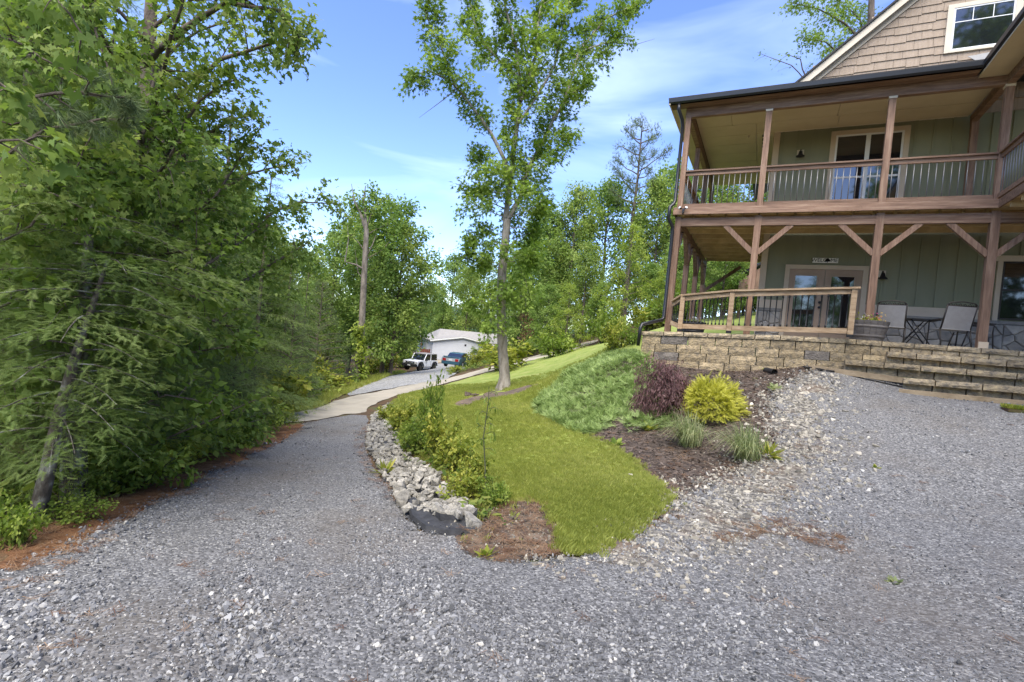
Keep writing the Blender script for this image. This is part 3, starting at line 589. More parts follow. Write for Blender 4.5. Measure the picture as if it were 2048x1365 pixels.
# ------------------------------------------------------------------ terrace, retaining wall, steps
def offs(pl, d):
    out = []
    for i, (x, y) in enumerate(pl):
        a = pl[max(i-1, 0)]; b = pl[min(i+1, len(pl)-1)]; t = Vector((b[0]-a[0], b[1]-a[1])).normalized(); out.append((x-t.y*d, y+t.x*d))
    return out
fl_in = offs(FL, .12)
edge = fl_in+[(7.8, YW), (1.93, YW), (1.93, 6.3), (-.5, 6.3)]
xs = edge
V = [(a, b, tz(a)-.012) for a, b in edge]; n = len(V)
hb_ = hb(); ins = [Vector(p) for p in edge]
gr = [Vector((a*.3-.3, b*.3-.5)) for a in range(0, 28) for b in range(0, 23) if inside([a*.3-.3], [b*.3-.5], edge)[0]]
v2, e2, f2, *_ = geometry.delaunay_2d_cdt(ins+gr, [(i, (i+1) % n) for i in range(n)], [], 1, 1e-4)
hb_.add([(v.x, v.y, tz(v.x)-.012) for v in v2], [tuple(f) for f in f2])
ter = hb_.build('terrace', MT['slab'], None, kind='structure')
wall = wthing('retaining_wall', 'tan split face block retaining wall with cap stones along the terrace edge', 'retaining wall', (S*1.5, S*-.6, S*-1.0))
def along(pl, step0, rgn):
    """cut a polyline into pieces"""
    seg = [0]
    for a, b in zip(pl[:-1], pl[1:]): seg.append(seg[-1]+math.dist(a, b))
    def at(s):
        for i in range(len(pl)-1):
            if s <= seg[i+1] or i == len(pl)-2:
                t = (s-seg[i])/(seg[i+1]-seg[i]); return tuple(pl[i][k]+(pl[i+1][k]-pl[i][k])*t for k in range(len(pl[0])))
    s = -rgn.uniform(0, step0*.6); out = []
    while s < seg[-1]:
        e = s+step0*rgn.uniform(.85, 1.15); out.append((at(max(s, 0)), at(min(e, seg[-1])))); s = e
    return [q for q in out if math.dist(q[0], q[1]) > .05]
def block(parent, p, q, dep, zb0, zb1, zt0, zt1, m, name='block', rough=.016, gap=.009, nx=5, nz=3):
    """one stone: front face broken into facets, flat top"""
    d = Vector((q[0]-p[0], q[1]-p[1])); ln = d.length; d.normalize(); nrm = Vector((d.y, -d.x)); V = []
    for j in range(nz):
        for i in range(nx):
            s = gap+(ln-2*gap)*i/(nx-1); t = j/(nz-1); edge_ = i in (0, nx-1) or j in (0, nz-1)
            k = (-.008 if edge_ else rg.uniform(-rough*.4, rough)); zz = (zb0+(zb1-zb0)*s/ln)*(1-t)+(zt0+(zt1-zt0)*s/ln)*t
            if j == 0: zz += .003
            V.append((p[0]+d.x*s+nrm.x*k, p[1]+d.y*s+nrm.y*k, zz))
    nf = len(V)
    for s, e in ((gap, 0), (ln-gap, 1)):
        V.append((p[0]+d.x*s-nrm.x*dep, p[1]+d.y*s-nrm.y*dep, (zb0, zb1)[e])); V.append((p[0]+d.x*s-nrm.x*dep, p[1]+d.y*s-nrm.y*dep, (zt0, zt1)[e]))
    F = [(j*nx+i, j*nx+i+1, (j+1)*nx+i+1, (j+1)*nx+i) for j in range(nz-1) for i in range(nx-1)]
    T = (nz-1)*nx
    F += [tuple([T+i for i in range(nx)]+[nf+3, nf+1]), tuple([i for i in range(nx-1, -1, -1)]+[nf, nf+2]), (nf, nf+1, nf+3, nf+2), tuple([nf, 0]+[j*nx for j in range(1, nz)]+[nf+1]), tuple([nf+3]+[j*nx+nx-1 for j in range(nz-1, -1, -1)]+[nf+2])]
    return hb().add(V, F).build(name, m, parent)
FLs = []
for a, b in zip(FL[:-1], FL[1:]):
    FLs += [(a[0]+(b[0]-a[0])*k/4, a[1]+(b[1]-a[1])*k/4) for k in range(4)]
FLs.append(FL[-1])
side = [(-.72, 5.5), (-.62, 2.5), (-.52, .6), (-.44, -.78)]
wl = [p for p in FLs if p[0] < 4.6]
caps = along(offs(FLs, -.03), .5, rg)
for p, q in caps: block(wall, p, q, .27, tz(p[0])-.10, tz(q[0])-.10, tz(p[0]), tz(q[0]), MT['capblock'], 'cap_stone', .012)
for p, q in along(offs(side, -.03), .5, rg): block(wall, p, q, .27, -.37, -.37, -.265, -.265, MT['capblock'], 'cap_stone', .012)
for c in range(5):
    H0 = -.103-c*.193
    for p, q in along(wl, .53, rg):
        a, b = tz(p[0])+H0, tz(q[0])+H0
        block(wall, p, q, .2, a-.19, b-.19, a, b, MT['blockgrey'] if rg.random() < .06 else MT['block'])
    for p, q in along(side, .53, rg): block(wall, p, q, .2, -.26+H0-.19, -.26+H0-.19, -.26+H0, -.26+H0, MT['block'])
steps = wthing('stone_steps', 'four wide block steps climbing from the gravel to the terrace', 'steps', (S*5.6, S*-1.4, S*-.9))
def ext(a, b, k=1.45): return tuple(a[i]+(b[i]-a[i])*k for i in range(3))
ST = [[(4.385, -0.617, -0.251), (6.360, -0.737, -0.249)], [(3.647, -0.995, -0.492), (6.217, -1.206, -0.460)], [(4.483, -1.585, -0.735), (6.004, -1.878, -0.690)]]
for p, q in along([(x, y) for x, y in FLs if x > 4.4], .5, rg): block(steps, p, q, .2, tz(p[0])-.25, tz(q[0])-.25, tz(p[0])-.102, tz(q[0])-.102, MT['step'], 'riser_block')
for a, b in ST:
    e = ext(a, b); line = [a, e]
    zf = lambda p: a[2]+(e[2]-a[2])*((p[0]-a[0])/(e[0]-a[0]))
    for p, q in along([a, e], .62, rg): block(steps, p, q, .52, zf(p)-.105, zf(q)-.105, zf(p), zf(q), MT['step'], 'tread_stone', .012)
    a2, e2_ = offs([a[:2], e[:2]], .12)
    for p, q in along([a2, e2_], .5, rg): block(steps, p, q, .3, zf(p)-.25, zf(q)-.25, zf(p)-.108, zf(q)-.108, MT['step'], 'riser_block', .01)
TM = [(3.085, -0.891, -0.678), (4.528, -1.506, -0.733), (4.379, -1.977, -0.937), (5.884, -2.280, -0.902)]
hp('timber_edge', hb().bar(Vector(TM[0])-Vector((0, -.05, .05)), Vector(TM[1])-Vector((0, -.05, .05)), .17, .10), MT['timber'], steps)
hp('timber_edge', hb().bar(Vector(TM[2])-Vector((0, -.06, .05)), Vector(ext(TM[2], TM[3]))-Vector((0, -.06, .05)), .16, .11), MT['timber'], steps)

# low wooden railing on the wall
rl = wthing('wooden_railing', 'tan wooden railing with black iron balusters on the block wall cap', 'railing', (S*1.4, S*-.45, S*-.12))
RP = [(3.722, -0.668, -0.021), (3.608, -0.708, 1.006), (1.434, -0.484, -0.127), (1.353, -0.507, 0.854), (0.347, -0.363, -0.166), (0.282, -0.380, 0.711), (0.090, -0.155, -0.091), (-0.005, -0.191, 0.569)]
RP = [Vector(p) for p in RP]
bl = hb().tube([(0, 0, 0), (0, 0, .06), (0, 0, .07), (0, 0, .73), (0, 0, .74), (0, 0, .8)], [.02, .02, .011, .011, .02, .02], 6).build('baluster', MT['iron'], rl, smooth=True)
first = True
for i in range(3):
    b0, t0 = RP[2*i], RP[2*i+1]; b1, t1 = RP[2*i+2], RP[2*i+3]
    X0 = Vector((b0.x, b0.y, 0)); X1 = Vector((b1.x, b1.y, 0))
    w0 = lambda z, P: Vector((P.x, P.y, z))
    hp('cap_rail', hb().bar(w0(t0.z-.02, b0)+(X0-X1).normalized()*(.1 if i == 0 else .0), w0(t1.z-.02, b1), .15, .04), MT['tanwood'], rl)
    dd = (X1-X0).normalized()
    hp('top_rail', hb().bar(w0(t0.z-.10, b0)+dd*.055, w0(t1.z-.10, b1)-dd*(.055 if i < 2 else 0), .045, .10), MT['tanwood'], rl)
    hp('bottom_rail', hb().bar(w0(b0.z+.115, b0)+dd*.055, w0(b1.z+.115, b1)-dd*(.055 if i < 2 else 0), .045, .11), MT['tanwood'], rl)
    k = (19, 13, 6)[i]
    for j in range(k):
        t = (j+.7)/(k+.4); c = b0.lerp(b1, t); zb = (b0.z+.165)*(1-t)+(b1.z+.165)*t; zt_ = (t0.z-.15)*(1-t)+(t1.z-.15)*t
        o = bl if first else bl.copy()
        if not first: link(o, rl)
        first = False; o.location = (S*c.x, S*c.y, S*zb); o.scale = (1, 1, (zt_-zb)/.8)
    if i < 3:
        hp('post', hb().box(b0.x-.05, b0.x+.05, b0.y-.05, b0.y+.05, b0.z, t0.z-.042), MT['tanwood'], rl)
        hp('post_foot', hb().box(b0.x-.056, b0.x+.056, b0.y-.056, b0.y+.056, b0.z-.01, b0.z+.045), MT['iron'], rl)

# ------------------------------------------------------------------ things on the house and the terrace
def text_mesh(name, s, size, m, parent, loc, depth=.004):
    c = bpy.data.curves.new(name, 'FONT'); c.body = s; c.size = size; c.extrude = depth; c.align_x = 'CENTER'; c.align_y = 'CENTER'
    t = bpy.data.objects.new(name, c); COL.objects.link(t); bpy.context.view_layer.update()
    me = bpy.data.meshes.new_from_object(t.evaluated_get(bpy.context.evaluated_depsgraph_get())); bpy.data.objects.remove(t)
    me.materials.clear(); me.materials.append(m)
    o = bpy.data.objects.new(name, me); COL.objects.link(o); o.parent = parent; o.rotation_euler = (R(90), 0, 0); o.location = loc
    return o
sg = thing('welcome_sign', 'long white WELCOME sign with a tree for its letter O, above the double doors', 'sign', (S*3.37, S*(YW-.03), S*2.01))
MB(S).box(-.28, .28, -.016, .0, -.062, .062).build('board', MT['signwhite'], sg)
text_mesh('lettering', 'WELC', .128*S, MT['iron'], sg, (S*-.135, S*-.02, 0)); text_mesh('lettering', 'ME', .128*S, MT['iron'], sg, (S*.192, S*-.02, 0))
e = MB(S)
for a, b, r_ in ((.05, .01, .042), (.02, -.002, .03), (.082, -.002, .03), (.05, .03, .03)): e.tube([(a, -.022, b), (a, -.017, b)], r_, 10)
e.box(.043, .057, -.022, -.017, -.055, .0).build('tree_emblem', MT['bronze'], sg)
def wall_lamp(x, y, z, label):
    t = thing('wall_lamp', label, 'wall lamp', (S*x, S*y, S*z))
    MB(S).box(-.08, .08, -.02, 0, -.03, .13).build('mounting_block', MT['rake'], t)
    MB(S).tube([(0, -.02, .06), (0, -.05, .065), (0, -.10, .10), (0, -.155, .09), (0, -.17, .04)], .013, 8).build('arm', MT['iron'], t, True)
    MB(S).lathe([(.022, .05), (.035, .045), (.045, .0), (.06, -.05), (.10, -.085), (.10, -.095)], 14, 0, -.17).build('shade', MT['iron'], t, True)
    return t
wall_lamp(4.585, YW-.0, 1.66, 'black bell wall lamp on the lower storey between the doors and the table')
wall_lamp(2.56, YW-.0, 4.78, 'black bell wall lamp on the upper storey left of the sliding window')
fo = thing('flood_light', 'small twin head flood light on the deck rim above the corner post', 'flood light', (S*.12, S*-.18, S*2.80))
MB(S).box(-.03, .03, -.03, 0, -.03, .03).build('housing', MT['gutter'], fo)
for s in (-1, 1):
    hd = MB(S).lathe([(.02, 0), (.03, .03), (.038, .06), (.038, .068)], 10).build('lamp_head', MT['gutter'], fo, True); hd.location = (s*.045*S, -.05*S, .012*S); hd.rotation_euler = (R(70), 0, R(35*s))
    MB(S).lathe([(.034, .069), (.030, .073)], 10).build('lens', MT['lamp'], hd, True)
MB(S).lathe([(.02, -.10), (.026, -.08), (.022, -.05)], 8, 0, -.04).build('sensor', MT['gutter'], fo, True)

def gpt(x, y, dz=0.): return (x, y, g1(x, y)+dz)
# planters
def barrel(label, x, y, z, w0=.40, h=.42, mname='barrel'):
    t = thing('planter', label, 'planter', (S*x, S*y, S*z))
    n = 20
    for i in range(n):
        a0, a1 = 2*math.pi*(i+.03)/n, 2*math.pi*(i+.97)/n; V = []
        for r_, zz in ((w0*.72, 0), (w0*.86, h*.5), (w0*.97, h)):
            for rr in (r_, r_-.025):
                for a in (a0, a1): V.append((rr*math.cos(a), rr*math.sin(a), zz))
        F = []
        for j in (0, 4): F += [(j, j+1, j+5, j+4), (j+3, j+2, j+6, j+7), (j+1, j+3, j+7, j+5), (j+2, j, j+4, j+6)]
        F += [(8, 9, 11, 10), (1, 0, 2, 3)]
        MB(S).add(V, F).build('stave', MT[mname], t)
    for zz in (.10, .30):
        r_ = w0*(.72+.25*zz/h)+.004; MB(S).lathe([(r_-.012, zz-.025), (r_, zz-.025), (r_+.008, zz+.025), (r_-.012, zz+.025)], 28).build('hoop', MT['barrel'] if mname == 'barrel' else MT['plastic'], t, True)
    MB(S).lathe([(w0*.93, h-.05), (.01, h-.045)], 16).build('soil', MT['mulch'], t)
    return t
barrel('grey half barrel planter with flowers at the end of the wooden railing', 4.10, -.02, -.052)
barrel('dark planter behind the railing beside the porch corner', .45, 1.25, -.2, .33, .36, 'plastic')
# patio chairs and table
def chair(label, x, y, z, rz):
    t = thing('patio_chair', label, 'chair', (S*x, S*y, S*z), rz, 'patio chairs on the terrace')
    wv, sd_ = .26, .25
    for s in (-1, 1):
        MB(S).tube([(s*wv, -sd_, 0), (s*wv, -sd_+.03, .36), (s*wv, -sd_+.02, .52), (s*wv, sd_*.7, .54)], .014, 6).build('front_leg', MT['bronze'], t, True)
        MB(S).tube([(s*wv, sd_+.04, 0), (s*wv, sd_-.06, .38)], .014, 6).build('rear_leg', MT['bronze'], t, True)
        MB(S).bar((s*wv, -sd_+.0, .545), (s*wv, sd_*.8, .555), .05, .025).build('arm_rest', MT['bronze'], t)
    MB(S).box(-wv+.015, wv-.015, -sd_, sd_-.03, .355, .37).build('seat', MT['sling'], t)
    MB(S).bar((0, sd_-.04, .37), (0, sd_+.11, .82), .47, .014, (0, 1, 0)).build('backrest', MT['sling'], t)
    for s in (-1, 1): MB(S).tube([(s*.25, sd_-.05, .36), (s*.25, sd_+.115, .84)], .015, 6).build('back_post', MT['bronze'], t, True)
    c = MB(S); c.tube([(-.25, sd_+.115, .84), (-.20, sd_+.13, .885), (0, sd_+.137, .91), (.20, sd_+.13, .885), (.25, sd_+.115, .84)], .013, 6); c.tube([(-.25, sd_+.112, .825), (.25, sd_+.112, .825)], .011, 6)
    for i in range(6):
        a = -.2+i*.08; c.tube([(a-.03, sd_+.115, .83), (a, sd_+.125, .87), (a+.03, sd_+.12, .845), (a+.01, sd_+.115, .835)], .007, 5)
    c.build('scroll_rail', MT['bronze'], t, True)
    return t
chair('grey sling patio chair with scrolled top, left of the folding table', 4.60, .62, -.05, R(170))
chair('grey sling patio chair with scrolled top, between the table and the porch post', 5.56, .40, -.035, R(192))
chair('dark patio chair seen side on, half behind the right porch post', 6.05, .85, -.03, R(100))
tb = thing('folding_table', 'black folding table with crossed legs between two patio chairs', 'table', (S*5.07, S*.62, S*-.042))
MB(S).box(-.33, .33, -.26, .26, .545, .565).build('tabletop', MT['iron'], tb)
for s in (-1, 1):
    MB(S).tube([(-.22, s*.22, 0), (.15, s*.22, .545)], .012, 6).build('leg', MT['iron'], tb, True); MB(S).tube([(.22, s*.20, 0), (-.15, s*.20, .545)], .012, 6).build('leg', MT['iron'], tb, True)
# drain pipe, plastic squares
q = [(2.784, -1.695, -1.093)][0]
dp = thing('drain_pipe', 'black corrugated drain pipe end poking out of the mulch', 'drain pipe', gpt(q[0], q[1], .05), R(25))
m = MB()
prof = []
for i in range(14): prof += [(-.02+.035*i, .062 if i % 2 else .07)]
m.tube([(0, a, .02+a*.03) for a, _ in prof], [b for _, b in prof], 14, False).build('pipe', MT['plastic'], dp, True)
MB().tube([(0, .05, .02), (0, .06, .02)], .06, 12).build('dark_bore', MT['tyre'], dp)
for i, (x, y) in enumerate([(3.466, -1.126), (3.720, -1.245), (3.917, -1.254), (4.246, -1.113), (6.010, 5.673), (6.529, 5.476)]):
    o = thing('plastic_cap', ('small black plastic square at the far left end of the timber', 'black plastic square second from the left along the timber', 'black plastic square third from the left along the timber', 'black plastic square in the middle of the timber edge', 'grey faced plastic square second from the right along the timber', 'black plastic square against the lowest step block')[i], 'plastic square', gpt(x, y, .03), rg.uniform(-.4, .4), 'plastic squares along the step timber')
    o.rotation_euler = (rg.uniform(.0, .2), rg.uniform(-.1, .1), rg.uniform(-.3, .3))
    MB().prism([(-.085, 0), (.085, 0), (.08, .02), (-.08, .02)], -.075, .075).build('plate', MT['plastic'], o); MB().lathe([(.012, .0205), (.012, .024)], 8).build('bolt', MT['iron'], o)
# small rear roof seen through the porch
sh = wthing('rear_roof', 'small brown gabled roof end seen through the porch openings', 'outbuilding', (S*2.2, S*13.6, S*1.2))
SR = [(0.452, 13.200, 2.933), (1.219, 13.599, 3.501), (2.428, 14.229, 4.431)]
A = Vector(SR[0]); B = Vector(SR[2])
hp('roof', hb().add([A, B, B+Vector((0, 4, .0)), A+Vector((0, 4, 0)), A+Vector((0, 0, .12)), B+Vector((0, 0, .12)), B+Vector((0, 4, .12)), A+Vector((0, 4, .12))], [(3, 2, 1, 0), (4, 5, 6, 7), (0, 1, 5, 4), (1, 2, 6, 5), (2, 3, 7, 6), (3, 0, 4, 7)]), MT['roof'], sh)
hp('gable_end', hb().add([A+Vector((.35, .2, -.0)), B+Vector((0, .2, -.05)), Vector((B.x, B.y+.2, A.z-.55)), Vector((A.x+.35, A.y+.2, A.z-.55)), A+Vector((.35, .3, 0)), B+Vector((0, .3, -.05)), Vector((B.x, B.y+.3, A.z-.55)), Vector((A.x+.35, A.y+.3, A.z-.55))], [(0, 1, 2, 3), (7, 6, 5, 4), (0, 4, 5, 1), (1, 5, 6, 2), (2, 6, 7, 3), (3, 7, 4, 0)]), MT['wood'], sh)
hp('post', hb().box(A.x+.4, A.x+.55, A.y+.2, A.y+.35, g1(S*A.x, S*A.y)/S-.2, A.z-.5), MT['wood'], sh)
hp('post', hb().box(B.x-.2, B.x-.05, B.y+.2, B.y+.35, g1(S*B.x, S*B.y)/S-.2, A.z-.5), MT['wood'], sh)

# ------------------------------------------------------------------ foliage kit
RNG = np.random.default_rng(11)
def star(n, rl, rv, cy=.45, sx=.8):
    V = [(0, cy, .0)]; F = []
    for i, r_ in enumerate(rl):
        a = -2.5+5.0*i/(len(rl)-1); V.append((math.sin(a)*r_*sx, cy+math.cos(a)*r_, -.10*r_))
        if i < len(rl)-1:
            a2 = a+2.5/(len(rl)-1); V.append((math.sin(a2)*rv*sx, cy+math.cos(a2)*rv, .02))
    for i in range(1, len(V)-1): F.append((0, i+1, i))
    return np.array(V, float), np.array(F)
def quadT(V, quads): return np.array(V, float), np.array([t for q in quads for t in ((q[0], q[1], q[2]), (q[0], q[2], q[3]))])
T_KITE = quadT([(0, 0, 0), (.30, .42, -.05), (0, 1, -.12), (-.30, .42, -.05)], [(0, 1, 2, 3)])
T_LANCE = quadT([(0, 0, 0), (.10, .42, -.02), (0, 1, -.15), (-.10, .42, -.02)], [(0, 1, 2, 3)])
T_MAPLE = star(5, [.30, .45, .56, .45, .30], .27)
T_OAK = star(7, [.25, .34, .40, .58, .40, .34, .25], .2, .45, .75)
def _frond():
    V, F = [], []
    for i in range(8):
        y = .04+.115*i; l = .27-.02*i
        for s in (-1, 1):
            n = len(V); V += [(0, y, 0), (s*l, y+.13, -.05), (0, y+.06, 0)]; F.append((n, n+1, n+2))
    n = len(V); V += [(-.02, 0, 0), (.02, 0, 0), (0, 1, -.08)]; F.append((n, n+1, n+2))
    return np.array(V, float), np.array(F)
T_FROND = _frond()
def _tuft(n, spread, wd):
    V, F = [], []; r0 = random.Random(n)
    for i in range(n):
        a = 2.4*i; s = spread*(.35+.65*r0.random()); d = Vector((math.sin(a)*s, 1, math.cos(a)*s)).normalized()*(.75+.3*r0.random()); p = Vector((d.z, 0, -d.x)).normalized()*wd
        k = len(V); V += [tuple(p), tuple(-p), tuple(d)]; F.append((k, k+1, k+2))
    return np.array(V, float), np.array(F)
T_PINE = _tuft(14, .75, .018)
T_THREAD = _tuft(9, .55, .05)
def unit(a): return a/np.maximum(np.linalg.norm(a, axis=1, keepdims=True), 1e-9)
def leaf_obj(name, pos, dr, nr, size, tint, T, m, parent=None):
    tv, tf = T; N = len(pos); y = unit(dr); z = unit(nr-y*np.sum(nr*y, 1, keepdims=True)); x = np.cross(y, z); s = np.asarray(size).reshape(-1, 1, 1)*np.ones((N, 1, 1))
    V = (pos[:, None]+s*(tv[None, :, 0, None]*x[:, None]+tv[None, :, 1, None]*y[:, None]+tv[None, :, 2, None]*z[:, None])).reshape(-1, 3)
    F = (tf[None]+(np.arange(N)*len(tv))[:, None, None]).reshape(-1, 3)
    me = bpy.data.meshes.new(name); me.vertices.add(len(V)); me.vertices.foreach_set('co', V.astype(np.float32).ravel())
    me.loops.add(len(F)*3); me.loops.foreach_set('vertex_index', F.astype(np.int32).ravel())
    me.polygons.add(len(F)); me.polygons.foreach_set('loop_start', np.arange(0, len(F)*3, 3, dtype=np.int32)); me.polygons.foreach_set('loop_total', np.full(len(F), 3, np.int32))
    me.update(calc_edges=True)
    a = me.attributes.new('tint', 'FLOAT', 'POINT'); a.data.foreach_set('value', np.repeat(np.clip(tint, 0, 1), len(tv)).astype(np.float32))
    me.materials.append(m)
    return link(bpy.data.objects.new(name, me), parent)
class Fol:
    """collects limbs (as tubes) and leaf positions"""
    def __init__(s, seed): s.r = random.Random(seed); s.n = np.random.default_rng(seed); s.mb = MB(); s.p = []; s.d = []; s.u = []; s.t = []
    def tube(s, pts, r0, r1, n=6):
        m = len(pts); s.mb.tube(pts, [r0+(r1-r0)*i/(m-1) for i in range(m)], n, False)
    def put(s, pos, dr, up, clump):
        s.p.append(pos); s.d.append(dr); s.u.append(up); s.t.append(clump)
    def spray(s, pts, k, sig, droop, up_j=.6, outward=.8):
        """leaves round a twig polyline"""
        pts = np.array([tuple(p) for p in pts]); seg = np.clip(s.n.random(k)**.7, 0, .999)*(len(pts)-1); i = seg.astype(int); f = (seg-i)[:, None]
        c = pts[i]*(1-f)+pts[i+1]*f; d = unit(pts[i+1]-pts[i])
        pos = c+s.n.normal(0, sig, (k, 3)); dr = d*outward+s.n.normal(0, .6, (k, 3))+np.array([0, 0, -droop]); up = np.array([0, 0, 1.])+s.n.normal(0, up_j, (k, 3))
        s.put(pos, dr, up, np.clip(.62*s.r.random()+.38*s.n.random(k), 0, 1))
    def limb(s, pts, r0, r1, start=.25, per_m=3., sub=.7, k=24, sig=.12, droop=.4, rise=.15, tube_n=6):
        pts = [Vector(p) for p in pts]
        q = []
        for a, b in zip(pts[:-1], pts[1:]):
            q += [a.lerp(b, t)+Vector((s.r.gauss(0, .02), s.r.gauss(0, .02), s.r.gauss(0, .02)))*(a-b).length for t in (0, .5)]
        q.append(pts[-1]); s.tube(q, r0, r1, tube_n)
        L_ = [0]
        for a, b in zip(q[:-1], q[1:]): L_.append(L_[-1]+(b-a).length)
        nsub = max(1, int(L_[-1]*(1-start)*per_m))
        for i in range(nsub):
            t = start+(1-start)*(i+s.r.random())/nsub; dist = t*L_[-1]; j = max(k2 for k2 in range(len(L_)) if L_[k2] <= dist+1e-6); j = min(j, len(q)-2)
            p = q[j].lerp(q[j+1], (dist-L_[j])/max(1e-6, L_[j+1]-L_[j])); tg = (q[j+1]-q[j]).normalized()
            rv = Vector((s.r.gauss(0, 1), s.r.gauss(0, 1), s.r.gauss(0, .6))); rv = (rv-tg*rv.dot(tg)).normalized()
            ln = sub*s.r.uniform(.5, 1.25)*(1.15-.5*t); d = (tg*.55+rv*.9+Vector((0, 0, rise))).normalized()
            e = [p, p+d*ln*.5+Vector((0, 0, .03*ln)), p+d*ln+Vector((0, 0, -droop*.25*ln))]
            s.mb.tube(e, [r1*.7+.004, r1*.4+.003, .002], 4, False); s.spray(e, k, sig, droop)
        s.spray(q[-2:], k, sig, droop)
    def hemlock(s, pts, r0, r1, start, nb, Lf, sprig=.17, face=None):
        """conifer: trunk polyline with flat drooping sprays"""
        pts = [Vector(p) for p in pts]; s.tube(pts, r0, r1, 10)
        L_ = [0]
        for a, b in zip(pts[:-1], pts[1:]): L_.append(L_[-1]+(b-a).length)
        for i in range(nb):
            t = start+(1-start)*(i+s.r.random())/nb; dist = t*L_[-1]; j = min(max(k2 for k2 in range(len(L_)) if L_[k2] <= dist+1e-6), len(pts)-2)
            p = pts[j].lerp(pts[j+1], (dist-L_[j])/max(1e-6, L_[j+1]-L_[j])); az = 2.4*i+s.r.uniform(-.5, .5)
            ln = Lf((t-start)/(1-start))*s.r.uniform(.7, 1.15); d = Vector((math.cos(az), math.sin(az), 0))
            if face is not None and d.dot(face) > .25: ln *= .5
            B = [p+d*ln*u+Vector((0, 0, ln*(.12*u-.30*u*u))) for u in (0, .25, .5, .75, 1)]
            s.mb.tube(B, [.008+.003*ln, .007+.002*ln, .006, .004, .002], 4, False)
            side = Vector((-d.y, d.x, 0)); nsub = int(5+ln*7); P_, D_, U_ = [], [], []; cl = .6*s.r.random()
            for m in range(nsub):
                u = .18+.82*(m+s.r.random()*.5)/nsub; b = B[0]+d*ln*u+Vector((0, 0, ln*(.12*u-.30*u*u))); sl_ = ln*.42*(1.15-u)+.12
                for sg_ in (-1, 1):
                    dd = (d*s.r.uniform(.3, 1.1)+side*sg_*.85+Vector((0, 0, s.r.uniform(-.5, .2)))).normalized(); sl_ *= s.r.uniform(.6, 1.25); k = max(2, int(sl_/(sprig*.45)))
                    for v in range(k):
                        w_ = (v+s.r.random())/k; P_.append(b+dd*sl_*w_+Vector((0, 0, -.10*w_*w_*sl_+s.r.gauss(0, .012)))); sd2 = 1 if v % 2 else -1
                        D_.append(dd+(d*.6 if sd2 > 0 else side*sg_*.5)*.7+Vector((s.r.gauss(0, .55), s.r.gauss(0, .55), -.12+s.r.gauss(0, .4)))); U_.append(Vector((s.r.gauss(0, .3), s.r.gauss(0, .3), 1)))
            P_ = np.array([tuple(a) for a in P_]); s.put(P_, np.array([tuple(a) for a in D_]), np.array([tuple(a) for a in U_]), np.clip(cl+.4*s.n.random(len(P_)), 0, 1))
    def leaves(s, name, size, T, m, parent, jit=.3):
        P_ = np.concatenate(s.p); sz = size*(1+jit*(s.n.random(len(P_))*2-1)); return leaf_obj(name, P_, np.concatenate(s.d), np.concatenate(s.u), sz, np.concatenate(s.t), T, m, parent)
    def finish(s, root, bark, size, T, m, crown='crown', trunk='trunk'):
        s.mb.build(trunk, bark, root, True); s.leaves(crown, size, T, m, root); return root
def gen_tree(seed, H, Rr, base, nb, prof, r0, k, sub, sig, per_m=2.2, droop=.35, up=.55, bend=.25):
    f = Fol(seed); r = f.r; pts = [Vector((0, 0, -.3))]
    for i in range(1, 11): pts.append(Vector((pts[-1].x+r.gauss(0, bend*.12), pts[-1].y+r.gauss(0, bend*.12), H*i/10*.97)))
    f.tube(pts, r0, r0*.12, 8)
    for i in range(nb):
        t = (i+r.random())/nb; z = H*(base+(1-base)*t*.93); j = min(int(z/(H*.097)), 9); p = pts[j].lerp(pts[j+1], min(1, max(0, (z-pts[j].z)/(pts[j+1].z-pts[j].z)))); az = 2.4*i+r.uniform(-.5, .5)
        ln = Rr*prof(t)*r.uniform(.75, 1.2); u = up*(.5+t)+r.uniform(-.15, .15); d = Vector((math.cos(az)*math.cos(u), math.sin(az)*math.cos(u), math.sin(u)))
        e = [p, p+d*ln*.35+Vector((0, 0, .03*ln)), p+d*ln*.7, p+d*ln+Vector((0, 0, -.10*ln))]
        f.limb(e, max(.015, r0*.3*(1-.7*t)), .008, .22, per_m, sub, k, sig, droop)
    f.limb(pts[-3:], r0*.15, .008, .1, per_m, sub, k, sig, droop)
    return f
def make_tree(name, label, cat, f, loc, bark, size, T, m, group=None, rz=0, scale=(1, 1, 1)):
    t = thing(name, label, cat, loc, rz, group); t.scale = scale; return f.finish(t, bark, size, T, m)

# ------------------------------------------------------------------ scatter (geometry nodes) for what nobody could count
def stone_mesh(seed, flat=.72, n=11):
    r = random.Random(seed); bm = bmesh.new()
    for i in range(n):
        v = Vector((r.gauss(0, 1), r.gauss(0, 1), r.gauss(0, 1))).normalized()*r.uniform(.42, .58); bm.verts.new((v.x*1.08, v.y*.9, v.z*flat))
    o_ = bmesh.ops.convex_hull(bm, input=bm.verts); bmesh.ops.delete(bm, geom=[e for e in o_['geom_interior'] if isinstance(e, bmesh.types.BMVert)], context='VERTS')
    me = bpy.data.meshes.new('stone'); bm.to_mesh(me); bm.free(); return me
def tmpl_mesh(parts, m):
    V, F = [], []
    for tv, tf in parts:
        n = len(V); V += [tuple(a) for a in tv]; F += [tuple(int(i)+n for i in f) for f in tf]
    me = bpy.data.meshes.new('sprig'); me.from_pydata(V, [], F); me.update(); me.materials.append(m); return me
